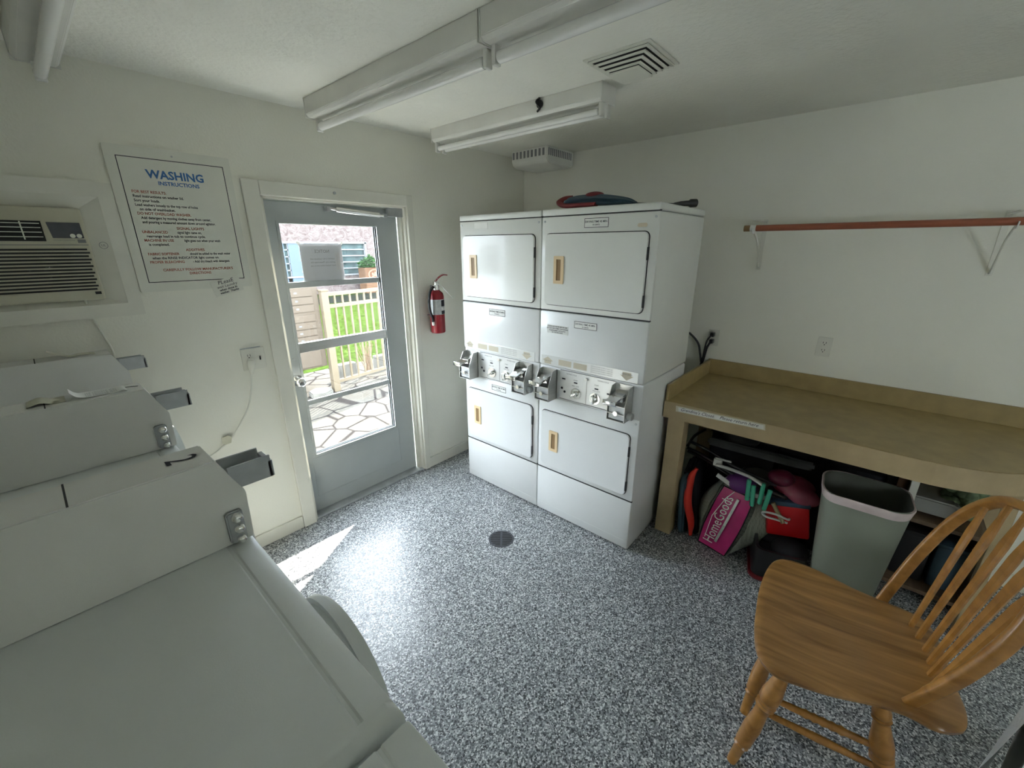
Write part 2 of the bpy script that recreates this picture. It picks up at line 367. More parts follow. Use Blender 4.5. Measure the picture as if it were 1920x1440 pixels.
# printed on the far side: reads reversed from in here
b.free(); b = B()
def rev(b, s, size, x, z, y=.0983):
    t = B(); text(t, s, size, (0, 0, 0), (1, 0, 0), (0, 0, 1), lift=0)
    merge(b, t, Matrix.Translation((x, y, z)) @ Matrix.Diagonal((-1, 1, 1, 1)))
rev(b, 'NOTICE', .026, -1.83, 1.715); rev(b, 'Laundry is for residents and', .0135, -1.83, 1.672); rev(b, 'guests only. Please keep this', .0135, -1.83, 1.652); rev(b, 'door locked when not in use', .0135, -1.83, 1.632)
obj('printing', b, M['inkgrey'], nt_, open=True)
for x, z, r in ((-1.958, 1.756, .8), (-1.704, 1.756, -.8), (-1.71, 1.545, .7), (-1.955, 1.545, -.7)):
    t = B(); box(t, -.022, .022, -.0006, .0006, -.008, .008); b = B(); merge(b, t, Matrix.Translation((x, .1004, z)) @ Matrix.Rotation(r, 4, 'Y'))
    obj('tape_strip', b, M['paper'], nt_)

# ================================================================ OUTSIDE
struct('trim_4', box(B(), -9, 8, .14, 3.6, -.16, -.02), M['flag']); bpy.data.objects['trim_4'].name = 'patio'
M['concrete'] = mat('pale_bounce_concrete', (.46, .45, .42), .9, var=.06, spec=0)
struct('bounce_slab', box(B(), -3.4, -.2, .14, .82, -.16, -.012, .004), M['concrete'])  # unseen pale slab, added to bounce daylight up to the ceiling
b = B(); box(b, -10, 40, 3.6, 40, -.2, -.03); g = struct('lawn', b, M['grass'])
b = B(); box(b, -10, 30, 11.2, 13.0, -.03, -.02); struct('path', b, M['soil'])
# far building
BY = 14.0
bl = thing('building', 'pinkish stucco building across the lawn, seen through the door', 'building', (5, BY, 0))
b = B(); box(b, 1.0, 3.0, BY, BY+3, 0, 4.2); box(b, 6.62, 16, BY, BY+3, 0, 4.2); box(b, 3.0, 6.62, BY, BY+3, 1.93, 4.2); box(b, 4.1, 6.62, BY, BY+3, 0, .66); box(b, 3.0, 6.62, BY+.4, BY+3, 0, 1.93)
obj('facade', b, M['stucco'], bl)
b = B(); box(b, 3.0, 6.68, BY-.05, BY+.02, 1.88, 1.95); box(b, 3.0, 6.68, BY-.05, BY+.02, .66, .72); box(b, 6.58, 6.66, BY-.05, BY+.02, .66, 1.93)
obj('window_surround', b, M['sash'], bl)
b = B(); box(b, 3.55, 4.06, BY-.03, BY+.04, 0, 1.88); box(b, 3.35, 3.4, BY-.03, BY+.04, 0, 1.88)
dr = obj('blue_door', b, M['bluepaint'], bl)
b = B()
for z in (.85, 1.25): cyl(b, (3.95, BY-.03, z), (3.95, BY-.07, z), .03, seg=12)
obj('door_handle', b, M['steel'], dr)
for x0, x1 in ((2.9, 3.55), (4.1, 5.35), (5.35, 6.6)):
    b = B(); box(b, x0, x1, BY+.05, BY+.07, .7, 1.9); wv = obj('jalousie_window', b, M['darkglass'], bl)
    b = B()
    for z in (.94, 1.18, 1.42, 1.66): box(b, x0, x1, BY, BY+.05, z-.022, z+.022)
    box(b, x0-.03, x0+.03, BY, BY+.05, .7, 1.9); box(b, x1-.03, x1+.03, BY, BY+.05, .7, 1.9)
    obj('louvre_frame', b, M['sash'], wv)
# planter in front of the building
pl = thing('planter', 'large terracotta planter with a leafy green shrub, before the far building', 'planter', (6.35, 13.3, -.02))
b = B(); prism(b, [(5.95, 13.05), (6.75, 13.05), (6.75, 13.55), (5.95, 13.55)], 2, -.02, .97, .02)
pot = obj('pot', b, M['clay'], pl)
b = B()
n = 32
ring_prism(b, [(6.35+.27*math.cos(2*PI*k/n), .70+.21*math.sin(2*PI*k/n)) for k in range(n)], [(6.35+.22*math.cos(2*PI*k/n), .70+.165*math.sin(2*PI*k/n)) for k in range(n)], 1, 13.028, 13.034)
for x, z, r in ((6.28, .72, .05), (6.40, .75, .055), (6.36, .66, .05), (6.44, .66, .035), (6.27, .63, .035)): sph(b, (x, 13.03, z), r, (1, .1, 1), 12, 8)
obj('red_emblem', b, M['inkred'], pot)
b = B(); random.seed(3)
for k in range(420):
    a = random.uniform(0, 2*PI); rr = random.uniform(0, .46)**.8; x = 6.35+rr*math.cos(a)*.95; y = 13.3+rr*math.sin(a)*.7; z = .98+random.uniform(0, .5)*(1-rr*1.2)
    rot = Matrix.Rotation(random.uniform(0, 6.3), 4, 'Z') @ Matrix.Rotation(random.uniform(-.9, .9), 4, 'X')
    t = bmesh.new(); bmesh.ops.create_uvsphere(t, u_segments=6, v_segments=4, radius=1); merge(b, t, Matrix.Translation((x, y, z)) @ rot @ Matrix.Diagonal((.06, .035, .012, 1)))
obj('shrub', b, M['hedge'], pl)
# hedge line at the far edge of the lawn + shrubs behind fence
# fence
fe = thing('fence', 'cream metal picket fence along the far edge of the patio', 'fence', (0, 2.55, -.02))
FY = 2.55
def fyy(x): return 2.5+(x+.75)*.14
b = B(); cx = -.742
box(b, cx-.042, cx+.042, 2.46, 2.544, -.02, 1.24, .004); prism(b, [(cx-.05, 2.452), (cx+.05, 2.452), (cx+.05, 2.552), (cx-.05, 2.552)], 2, 1.24, 1.262, .006)
obj('post', b, M['cream'], fe)
for z in (1.20, 1.055, .10):
    b = B(); sweep(b, [(-.7, fyy(-.7), z), (3.2, fyy(3.2), z)], [(-.02, -.02), (.02, -.02), (.02, .02), (-.02, .02)]); obj('rail', b, M['cream'], fe)
for k in range(34):
    x = -.60+k*.108; b = B(); box(b, x-.0105, x+.0105, fyy(x)-.0105, fyy(x)+.0105, .1, 1.2); obj('picket', b, M['cream'], fe)
# left side fence section behind the mailboxes: low brick and timber
tag(obj('brick_pillar', box(B(), -1.22, -.98, 2.90, 3.1, -.02, .34, .01), M['brick']), 'low red brick pillar beneath the mailboxes', 'pillar')
b = B(); prism(b, [(-1.1, 2.40), (-.98, 2.30), (-.84, 2.38), (-.80, 2.52), (-.95, 2.62), (-1.08, 2.55)], 2, -.02, .05, .015)
tag(obj('stone', b, M['rock']), 'flat tan stone on the patio left of the fence post', 'stone')
for x, y, s in ((-.35, 2.95, .13), (.25, 3.0, .12)):
    b = B(); box(b, x-s, x+s, y-.06, y+.06, -.02, .19, .012)
    tag(obj('concrete_block', b, M['rock']), 'pale concrete block behind the pickets, ' + ('nearer the fence post' if x < 0 else 'farther from the fence post'), 'block', 'blocks behind the fence')
b = B(); random.seed(5)
for k in range(14): cyl(b, (-.03+random.uniform(-.05, .05), 2.95+random.uniform(-.05, .05), -.03), (-.03+random.uniform(-.12, .12), 2.95+random.uniform(-.1, .1), .5+random.uniform(-.15, .1)), .008, .004, 6)
tag(obj('dry_shrub', b, M['board']), 'small dry brown shrub between the concrete blocks behind the fence', 'shrub')
# mailboxes
mb = thing('mailbox_cluster', 'beige bank of numbered mailbox doors beside the fence post', 'mailboxes', (-1.25, 2.62, -.02))
b = B(); box(b, -1.75, -.80, 2.52, 2.86, .33, 1.30, .006); obj('cabinet', b, M['mail'], mb)
b = B(); box(b, -1.65, -1.25, 2.6, 2.8, -.02, .33); obj('pedestal', b, M['mail'], mb)
rows = [(1.195, 1.285), (1.105, 1.19), (1.015, 1.10), (.90, .985), (.815, .895), (.73, .81), (.645, .725), (.35, .62)]
nums = ['29', '30', '31', '', '33', '34', '35', '']
for col, x0 in enumerate((-1.27, -1.73)):
    for (z0, z1), nn in zip(rows, nums):
        b = B(); box(b, x0, x0+.40, 2.508, 2.522, z0+.003, z1-.003, .002)
        dd = obj('box_door', b, M['mail'], mb)
        b = B(); cyl(b, (x0+.1, 2.509, (z0+z1)/2), (x0+.1, 2.502, (z0+z1)/2), .009, seg=10); obj('lock', b, M['steel'], dd)
        if nn and col == 0:
            b = B(); box(b, x0+.195, x0+.225, 2.5065, 2.508, (z0+z1)/2-.010, (z0+z1)/2+.010); text(b, nn, .022, (x0+.21, 2.506, (z0+z1)/2), (1, 0, 0), (0, 0, 1))
            o = obj('number_tag', b, [M['sash'], M['ink']], dd)
            for p in o.data.polygons:
                if len(p.vertices) != 4 or p.index >= 6: p.material_index = 1

# ================================================================ FLOOR DRAIN
dn = thing('floor_drain', 'round dark slotted drain grate set in the flake floor', 'drain', (-1.492, -1.063, 0))
b = B(); cyl(b, (-1.492, -1.063, 0), (-1.492, -1.063, .002), .079, seg=40); obj('grate', b, M['drain'], dn)
b = B()
dirx = Vector((.66, -.75, 0)).normalized(); diry = Vector((dirx.y, -dirx.x, 0))
for k in range(8):
    o_ = (k-3.5)*.0165; hw = math.sqrt(max(.068**2-o_*o_, 0))
    for s0, s1 in ((-hw, -.006), (.006, hw)):
        if s1-s0 < .01: continue
        c0 = Vector((-1.492, -1.063, .0022))+diry*o_
        t = [c0+dirx*s0-diry*.0045, c0+dirx*s1-diry*.0045, c0+dirx*s1+diry*.0045, c0+dirx*s0+diry*.0045]
        vs = [b.verts.new(p) for p in t]+[b.verts.new(p+Vector((0, 0, .0004))) for p in t]
        b.faces.new(vs[:4][::-1]); b.faces.new(vs[4:])
        for i in range(4): b.faces.new((vs[i], vs[(i+1) % 4], vs[4+(i+1) % 4], vs[4+i]))
obj('slots', b, M['slot'], dn)

# ================================================================ STACKED DRYERS
DX = -1.082; DW = .686; DH = 1.934
def dryer(y0, label, right):
    T = thing('stacked_dryer', label, 'dryer', (DX, y0-DW/2, 0), group='stacked dryers')
    Y = lambda s: y0-s
    e = M['enamel2']
    def fbox(b, s0, s1, z0, z1, p0, p1, bev=.002):   # p: protrusion toward the room
        return box(b, DX-p1, DX-p0, Y(s1), Y(s0), z0, z1, bev)
    g = .003
    b = B(); box(b, DX+.004, DX+.62, Y(DW-g), Y(g), 1.047, 1.897, .012, 3); obj('upper_cabinet', b, e, T, smooth=40)
    b = B(); box(b, DX+.004, DX+.62, Y(DW-g), Y(g), .005, 1.044, .012, 3); obj('lower_cabinet', b, M['enamel'], T, smooth=40)
    b = B(); box(b, DX-.004, DX+.62, Y(DW-g), Y(g), 1.900, DH, .008, 3); obj('top_lid', b, e, T, smooth=40)
    for z in (1.384, .338, 1.8985): obj('panel_gap', fbox(B(), g, DW-g, z-.0035, z+.0035, -.012, -.0012, 0), M['seam'], T)
    b = B(); fbox(b, g, DW-g, 1.387, 1.895, -.02, 0, .004); obj('upper_front_panel', b, e, T, smooth=40)
    b = B(); fbox(b, g, DW-g, 1.050, 1.381, -.02, .006, .012); mid = obj('middle_panel', b, M['enamel'], T, smooth=40)
    b = B(); fbox(b, g, DW-g, .85, 1.046, -.02, -.006, .003); obj('control_recess', b, M['enamel'], T)
    b = B(); fbox(b, g, DW-g, .341, .848, -.02, 0, .006); obj('lower_front_panel', b, M['enamel'], T, smooth=40)
    b = B(); fbox(b, g, DW-g, .012, .335, -.02, .003, .008); box(b, DX-.0036, DX, Y(DW-.03), Y(.03), .066, .069); obj('toe_panel', b, M['enamel'], T, smooth=40)
    for z0, z1, hz0, hz1, mm in ((1.419, 1.807, 1.54, 1.69, e), (.372, .752, .487, .627, M['enamel'])):
        s0, s1 = .034, .640
        b = B(); ring_prism(b, rrect(Y(s1)-.004, Y(s0)+.004, z0-.004, z1+.004, .029), rrect(Y(s1)+.001, Y(s0)-.001, z0+.001, z1-.001, .025), 0, DX-.0012, DX+.002); obj('door_gasket', b, M['seam'], T)
        b = B(); prism(b, rrect(Y(s1), Y(s0), z0, z1, .025), 0, DX-.012, DX-.0005, .003)
        d = obj('loading_door', b, mm, T, smooth=40)
        h0, h1 = .100, .166
        b = B(); ring_prism(b, rrect(Y(h1), Y(h0), hz0, hz1, .004, 2), rrect(Y(h1)+.018, Y(h0)-.018, hz0+.018, hz1-.018, .003, 2), 0, DX-.017, DX-.011)
        hd = obj('handle', b, M['beige'], d)
        b = B(); box(b, DX-.0135, DX-.0118, Y(h1-.018), Y(h0+.018), hz0+.018, hz1-.018); obj('handle_recess', b, M['brown'], hd)
        for zz in (z0+.06, z1-.10): obj('hinge', box(B(), DX-.010, DX-.001, Y(s1+.006), Y(s1-.002), zz-.03, zz+.03), M['seam'], d)
    for s in (.022, DW-.022):
        for z in (1.872, .822): obj('screw', cyl(B(), (DX-.0005, Y(s), z), (DX-.0025, Y(s), z), .006, seg=12), M['steel'], T)
    # instruction strip
    b = B(); fbox(b, .02, .655, 1.052, 1.112, .005, .0075, .001); st = obj('instruction_strip', b, M['panel'], T)
    b = B(); X = DX-.0078
    def poly(b, pts): b.faces.new([b.verts.new((X, Y(s), z)) for s, z in pts])
    poly(b, [(.03, 1.080), (.07, 1.105), (.11, 1.080), (.095, 1.080), (.095, 1.062), (.045, 1.062), (.045, 1.080)])
    poly(b, [(.15, 1.065), (.24, 1.065), (.24, 1.10), (.15, 1.10)]); poly(b, [(.255, 1.065), (.345, 1.065), (.345, 1.10), (.255, 1.10)])
    poly(b, [(.55, 1.086), (.565, 1.086), (.565, 1.104), (.615, 1.104), (.615, 1.086), (.63, 1.086), (.59, 1.058)])
    obj('printed_blocks', b, M['inktan'], st, open=True)
    b = B()
    for k, (t_, s_, z_) in enumerate((('UPPER DRYER', .07, 1.079), ('LOWER DRYER', .59, 1.093))): text(b, t_, .0095, (X, Y(s_), z_), (0, -1, 0), (0, 0, 1))
    for k in range(4): text(b, 'REMOVE CLOTHES PROMPTLY WHEN DRY', .0085, (X, Y(.37), 1.100-k*.0115), (0, -1, 0), (0, 0, 1), 'LEFT', squash=.85)
    obj('printing', b, M['inkgrey'], st, open=True)
    # control plate
    b = B(); fbox(b, .155, .525, .858, 1.038, -.008, -.002, .002); cp = obj('control_panel', b, M['panel'], T)
    b = B(); XX = DX+.0015
    box(b, XX-.0006, XX, Y(.3455), Y(.3440), .86, 1.0)
    for z in (.857, 1.0375): box(b, XX-.001, XX, Y(.52), Y(.16), z-.001, z+.001)
    for s, z in ((.27, .975), (.41, .968), (.185, .985), (.49, .955)): box(b, XX-.0008, XX, Y(s+.012), Y(s-.012), z-.004, z+.004)
    for s, z in ((.175, .925), (.195, .905), (.50, .872)): cyl(b, (XX, Y(s), z), (XX-.002, Y(s), z), .0075, seg=12)
    for s in (.27, .41): text(b, 'START', .010, (XX-.0008, Y(s), .99), (0, -1, 0), (0, 0, 1)); text(b, 'HIGH  LOW', .009, (XX-.0008, Y(s), .955), (0, -1, 0), (0, 0, 1))
    text(b, 'DRYING CYCLE', .010, (XX-.0008, Y(.45), 1.02), (0, -1, 0), (0, 0, 1)); text(b, 'DRYING CYCLE', .010, (XX-.0008, Y(.24), 1.02), (0, -1, 0), (0, 0, 1))
    obj('plate_markings', b, M['ink'], cp)
    for s, a in ((.274, .9), (.402, -.2)):
        b = B(); cyl(b, (XX, Y(s), .908), (XX-.004, Y(s), .908), .034, seg=32, bev=.001); cyl(b, (XX-.004, Y(s), .908), (XX-.022, Y(s), .908), .017, .014, seg=24, bev=.001)
        t = B(); box(t, -.034, -.004, -.006, .006, -.024, .024, .002); merge(b, t, Matrix.Translation((XX, Y(s), .908)) @ Matrix.Rotation(a, 4, 'X'))
        obj('selector_knob', b, M['chrome'], cp, smooth=35)
    b = B(); cyl(b, (XX, Y(.344), 1.012), (XX-.012, Y(.344), 1.012), .010, seg=16, bev=.002); obj('key_lock', b, M['chrome'], cp, smooth=35)
    # coin boxes
    for i, s0 in enumerate((.030, .527)):
        s1 = s0+.105
        b = B(); p = -.002; zt, zb = 1.034, .845
        prof = [(DX-p, zt), (DX-.045, zt-.005), (DX-.085, zt-.09), (DX-.085, zb), (DX-p, zb)]
        for ya, yb in ((Y(s0)-.003, Y(s0)), (Y(s1), Y(s1)+.003)): prism(b, prof, 1, ya, yb)
        box(b, DX-.004, DX+.002, Y(s1), Y(s0), zb, zt); box(b, DX-.085, DX, Y(s1), Y(s0), zb, zb+.003); box(b, DX-.085, DX, Y(s1), Y(s0), .93, .934)
        box(b, DX-.084, DX-.06, Y(s1), Y(s0), .885, .888)
        cb = obj('coin_box', b, M['alum'], T)
        b = B(); box(b, DX-.075, DX-.01, Y(s1-.02), Y(s0+.015), .955, .985, .003); sweep(b, [(DX-.01, Y(s0+.05), .995), (DX-.13, Y(s0+.04), .962)], [(-.032, -.005), (.032, -.005), (.032, .005), (-.032, .005)]); box(b, DX-.142, DX-.128, Y(s0+.078), Y(s0), .948, .976, .003)
        obj('coin_slide', b, M['chrome'], cb, smooth=30)
        b = B(); box(b, DX-.074, DX-.02, Y(s1-.006), Y(s0+.006), .852, .925, .002); obj('vault_door', b, M['steel'], cb)
        b = B(); cyl(b, (DX-.074, Y((s0+s1)/2), .89), (DX-.09, Y((s0+s1)/2), .89), .013, seg=16, bev=.002); obj('vault_lock', b, M['chrome'], cb, smooth=35)
        if i == 1:
            b = B(); cyl(b, (DX-.045, Y(s1), .878), (DX-.045, Y(s1+.03), .878), .02, seg=20, bev=.003); obj('side_lock', b, M['steel'], cb, smooth=35)
    def plate(s0, s1, z0, z1, p, lines, name='label_plate', bord=True):
        b = B(); fbox(b, s0, s1, z0, z1, p-.001, p+.0012, .0004); pp = obj(name, b, M['paper'], T); b = B(); X = DX-p-.0014
        if bord: ring_prism(b, [(Y(s0)-.001, z0+.001), (Y(s1)+.001, z0+.001), (Y(s1)+.001, z1-.001), (Y(s0)-.001, z1-.001)], [(Y(s0)-.0035, z0+.0035), (Y(s1)+.0035, z0+.0035), (Y(s1)+.0035, z1-.0035), (Y(s0)-.0035, z1-.0035)], 0, X-.0002, X+.0003)
        for t_, sz, dz in lines: text(b, t_, sz, (X, Y((s0+s1)/2), (z0+z1)/2+dz), (0, -1, 0), (0, 0, 1), bold=.0002)
        obj('printing', b, M['ink'], pp, open=True)
    L2 = [('DRYING TIME 45 MIN.', .0135, .005), ('75 CENTS', .0095, -.010)]
    if right:
        plate(.278, .420, 1.832, 1.880, 0, L2); plate(.247, .393, 1.300, 1.342, .006, L2)
        plate(.058, .208, 1.252, 1.302, .006, [('CLEAN LINT FILTER BEFORE USE', .0095, .017), ('DO NOT DRY ITEMS CONTAINING', .0095, .005), ('FOAM RUBBER OR PLASTIC', .0095, -.007), ('IN THIS MACHINE', .0095, -.018)], 'paper_sticker', False)
        b = B(); t = rrect(Y(.625), Y(.575), 1.828, 1.846, .008); b.faces.new([b.verts.new((DX-.0004, y, z)) for y, z in t]); obj('glue_mark', b, M['stain'], T, open=True)
    else:
        plate(.264, .408, 1.308, 1.352, .006, L2); plate(.270, .405, .782, .824, 0, L2)
        b = B(); b.faces.new([b.verts.new((DX-.0004, Y(s), z)) for s, z in ((.14, 1.85), (.255, 1.85), (.255, 1.885), (.14, 1.885))]); box(b, DX-.0008, DX, Y(.262), Y(.26), 1.845, 1.885); obj('tape_mark', b, M['paper'], T, open=True)
    return T
dryer(-.3385, 'white stacked coin dryer on the left, nearer the exit door', False)
dryer(-.3385-.686, 'white stacked coin dryer on the right, next to the table, umbrella on top', True)

# umbrella on the right dryer
um = thing('umbrella', 'folded slate blue and red umbrella lying on the right dryer', 'umbrella', (-.93, -1.35, DH))
b = B(); pth = smooth_path([(-.985, -1.115, 1.963), (-.98, -1.20, 1.975), (-.985, -1.33, 1.972), (-.97, -1.47, 1.958), (-.965, -1.53, 1.945)], 8)
random.seed(2)
def sec(t):
    r = .030*(1-.75*max(0, (t-.5)*2)**1.2)*(min(1, t*8+.45)); return [(1.7*r*(1+.18*math.sin(5*a))*math.cos(a), r*.85*(1+.18*math.sin(5*a))*math.sin(a)) for a in [2*PI*k/30 for k in range(30)]]
sweep(b, pth, sec); obj('canopy', b, M['umbb'], um, smooth=50)
b = B(); sweep(b, smooth_path([(-1.02, -1.33, 1.948), (-1.025, -1.20, 1.95), (-1.02, -1.125, 1.955), (-1.0, -1.085, 1.972), (-.97, -1.10, 1.99), (-.96, -1.14, 1.992)], 6), circ(.014, 10, 1.5, .9)); sph(b, (-.975, -1.29, 2.0), .03, (1.2, 1.8, .55))
obj('red_lining', b, M['umbr'], um, smooth=60)
b = B(); cyl(b, (-.965, -1.52, 1.944), (-.80, -1.655, 1.944), .006, seg=10); obj('shaft', b, M['black'], um)
b = B(); lathe(b, (-.80, -1.655, 1.946), (-.70, -1.735, 1.952), [(0, .006), (.3, .012), (.65, .014), (.7, .02), (.95, .02), (1, .012)], 16); obj('handle', b, M['black'], um, smooth=50)

# ================================================================ WASHERS
XE = -2.878; ZW = 1.125; WD = .745; ZC = 1.328
def washer(y1, label, full=True, num=None):
    """y1: camera side face of the coin meter box; cabinet spans y1-.568 .. y1+.112"""
    ya, yb = y1-.568, y1+.112
    T = thing('washing_machine', label, 'washing machine', (XE-WD/2, (ya+yb)/2, 0), group='coin washing machines')
    e = M['washer']
    b = B(); box(b, XE-WD, XE-.006, ya+.004, yb-.004, .02, ZW-.035, .012, 3); obj('cabinet', b, e, T, smooth=40)
    b = B()
    prof = [(XE-WD, ZW-.036), (XE-.004, ZW-.036), (XE, ZW-.030), (XE, ZW-.014), (XE-.004, ZW-.004), (XE-.014, ZW), (XE-.045, ZW), (XE-.048, ZW-.003), (XE-.053, ZW-.003), (XE-.056, ZW), (XE-WD, ZW)]
    prism(b, prof, 1, ya+.032, y1+.106)
    # rounded camera-side nose of the top
    pts = []
    for k in range(9):
        a = PI/2*k/8; yy = ya+.032-.030*math.sin(a); zz = ZW-.030*(1-math.cos(a)); pts.append((yy, zz))
    for (y_0, z_0), (y_1, z_1) in zip(pts, pts[1:]):
        f = lambda y, z, x: b.verts.new((x, y, z))
        b.faces.new((f(y_0, z_0, XE-WD), f(y_0, z_0, XE-.014), f(y_1, z_1, XE-.014), f(y_1, z_1, XE-WD)))
        b.faces.new((f(y_0, z_0, XE-.014), f(y_0, min(z_0, ZW-.014), XE), f(y_1, min(z_1, ZW-.014), XE), f(y_1, z_1, XE-.014)))
        b.faces.new((f(y_0, min(z_0, ZW-.014), XE), f(y_0, ZW-.036, XE), f(y_1, ZW-.036, XE), f(y_1, min(z_1, ZW-.014), XE)))
    bmesh.ops.remove_doubles(b, verts=b.verts[:], dist=.0002)
    obj('top_panel', b, e, T, smooth=40)
    # front door
    yd = (ya+yb)/2-.022
    b = B(); cyl(b, (XE+.022, yd, .88), (XE+.062, yd, .88), .172, seg=48, bev=.012); d = obj('front_door', b, e, T, smooth=40)
    b = B(); cyl(b, (XE-.008, yd, .88), (XE+.023, yd, .88), .150, seg=48); obj('door_seal', b, M['rubber'], d, smooth=40)
    b = B(); cyl(b, (XE+.060, yd, .88), (XE+.067, yd, .88), .12, seg=40, bev=.003); obj('door_window', b, M['navy'], d, smooth=40)
    b = B(); box(b, XE-.008, XE+.012, ya+.06, yb-.06, .12, .42, .006); obj('service_panel', b, e, T, smooth=40)
    if not full:
        b = B(); prism(b, rrect(XE-.56, XE-.09, ya+.08, y1+.03, .03), 2, ZW-.001, ZW+.004, .0015); obj('top_lid', b, e, T, smooth=40); return T
    # coin meter box
    b = B(); prof = [(XE-WD, ZW+.001), (XE-.001, ZW+.001), (XE+.002, 1.239), (XE-.014, 1.271), (XE-.04, ZC), (XE-WD, ZC)]
    prism(b, prof, 1, y1, y1+.110, .0025); mb_ = obj('coin_meter_box', b, M['washerbox'], T, smooth=40)
    b = B(); box(b, XE-.2505, XE-.2475, y1+.002, y1+.108, ZC-.001, ZC+.0006)
    obj('cover_seam', b, M['seam'], mb_)
    # lock on the side
    if num != '0':
        lx, lz = XE-.03, 1.168
        b = B(); prism(b, rrect(lx-.017, lx+.015, lz-.036, lz+.040, .008), 1, y1-.012, y1, .003)
        lk = obj('side_lock_plate', b, M['steel'], mb_, smooth=35)
        b = B()
        for dz, r in ((.026, .011), (0, .010), (-.026, .009)): lathe(b, (lx+.002, y1-.010, lz+dz), (lx+.002, y1-.026, lz+dz), [(0, r), (.6, r), (.9, r*.75), (1, r*.4)], 18)
        obj('lock_barrel', b, M['chrome'], lk, smooth=40)
    # coin slide
    b = B(); x0, x1 = XE-.02, XE+.062; ym = y1+.052
    sl = [(-.043, -.03), (.043, -.03), (.043, .012), (.038, .012), (.038, -.025), (-.038, -.025), (-.038, .022), (-.043, .022)]
    rings = []
    for x in (x0, x1): rings.append([b.verts.new((x, ym+a, 1.276+c)) for a, c in sl])
    for k in range(len(sl)): j = (k+1) % len(sl); b.faces.new((rings[0][k], rings[0][j], rings[1][j], rings[1][k]))
    b.faces.new(rings[0][::-1]); b.faces.new(rings[1])
    box(b, x0, x1-.012, ym-.034, ym+.034, 1.251, 1.264, .002); box(b, x1-.006, x1+.004, ym-.043, ym+.02, 1.246, 1.285, .001)
    obj('coin_slide', b, M['steel'], mb_)
    if num:
        b = B()
        if num == '2':
            text(b, '2', .075, (XE-.085, y1+.055, ZC+.0008), (0, -1, 0), (1, 0, 0), squash=.8, bold=.0003)
        elif num == '1': sweep(b, smooth_path([(XE-.09, y1+.06, ZC+.001), (XE-.07, y1+.066, ZC+.001), (XE-.048, y1+.055, ZC+.001)], 5), [(-.002, 0), (.002, 0), (.002, .0006), (-.002, .0006)])
        if num in '12': obj('marker_number', b, M['ink'], mb_, open=True)
        else: b.free()
    return T
washer(-1.598, 'pale grey coin washer nearest the camera with a handwritten 2 on its coin box', num='2')
washer(-.912, 'pale grey coin washer in the middle of the row, notes taped on its coin box', num='1')
washer(-.215, 'pale grey coin washer at the end of the row against the door wall', num='0')
washer(-2.284, 'pale grey washer with only its rounded top corner showing at the bottom edge', full=False)

# notes and torn tape on coin boxes
def sheet(b, pts, thick=.0008): sweep(b, pts, [(-.5*W_, 0), (.5*W_, 0), (.5*W_, thick), (-.5*W_, thick)])
W_ = .06
y = -.86; zt = ZC+.0015
b = B(); sheet(b, smooth_path([(-3.075, y, zt+.022), (-3.06, y, zt+.006), (-3.03, y, zt), (-2.985, y, zt), (-2.965, y, zt+.004), (-2.955, y, zt)], 5))
n1 = obj('note_strip', b, M['paper'], smooth=60); tag(n1, 'curling paper strip with faded writing on top of the middle coin box', 'note')
b = B()
for k in range(3): text(b, 'Please remove wash', .0155, (-3.015, y+.016-k*.016, zt+.0018), (1, 0, 0), (0, 1, 0), squash=.7, shear=.2)
obj('handwriting', b, M['inkgrey'], n1, open=True)
b = B(); W_ = .07; sheet(b, smooth_path([(-3.16, -.85, zt), (-3.135, -.85, zt+.008), (-3.11, -.85, zt), (-3.085, -.85, zt)], 5))
tag(obj('tape_residue', b, M['tape'], smooth=60), 'wrinkled yellowed tape left of the paper strip on the middle coin box', 'tape')
b = B(); W_ = .05; yy = -.16; sheet(b, smooth_path([(-3.09, yy, zt+.03), (-3.06, yy, zt+.012), (-3.03, yy, zt), (-3.0, yy, zt+.003), (-2.96, yy, zt)], 5))
tag(obj('torn_paper', b, M['tape'], smooth=60), 'torn curled paper scrap on the farthest coin box', 'paper')

# ================================================================ AIR CONDITIONER
ac = thing('air_conditioner', 'yellowed wall air conditioner in a white wooden surround left of the sign', 'air conditioner', (-3.1, 0, 1.45))
AX0, AX1, AZ0, AZ1 = -3.47, -2.748, 1.452, 1.994
b = B(); ring_prism(b, [(AX0, AZ0), (AX1, AZ0), (AX1, AZ1), (AX0, AZ1)], [(AX0+.05, AZ0+.055), (AX1-.05, AZ0+.055), (AX1-.05, AZ1-.055), (AX0+.05, AZ1-.055)], 1, -.035, 0)
obj('outer_surround', b, M['trim'], ac)
b = B(); n_o = [(AX0+.05, AZ0+.055), (AX1-.05, AZ0+.055), (AX1-.05, AZ1-.055), (AX0+.05, AZ1-.055)]; n_i = [(AX0+.11, 1.53), (-2.864, 1.53), (-2.864, 1.892), (AX0+.11, 1.892)]
vo_ = [b.verts.new((x, -.034, z)) for x, z in n_o]; vi_ = [b.verts.new((x, -.012, z)) for x, z in n_i]
for k in range(4): b.faces.new((vo_[k], vo_[(k+1) % 4], vi_[(k+1) % 4], vi_[k]))
obj('bevelled_surround', b, M['trim'], ac, open=True)
b = B(); box(b, -3.36, -2.864, -.045, -.002, 1.53, 1.89, .008, 3); un = obj('front_cover', b, M['acivory'], ac, smooth=40)
b = B(); box(b, -3.34, -2.985, -.0465, -.045, 1.764, 1.838); grl = obj('outlet_grille', b, M['slot'], ac)
b = B()
for z in (1.780, 1.797, 1.814, 1.829): box(b, -3.335, -2.99, -.052, -.046, z-.0015, z+.0015)
for x in (-3.04, -3.17, -3.29): box(b, x-.002, x+.002, -.052, -.046, 1.77, 1.836)
obj('louvres', b, M['ivory'], grl)
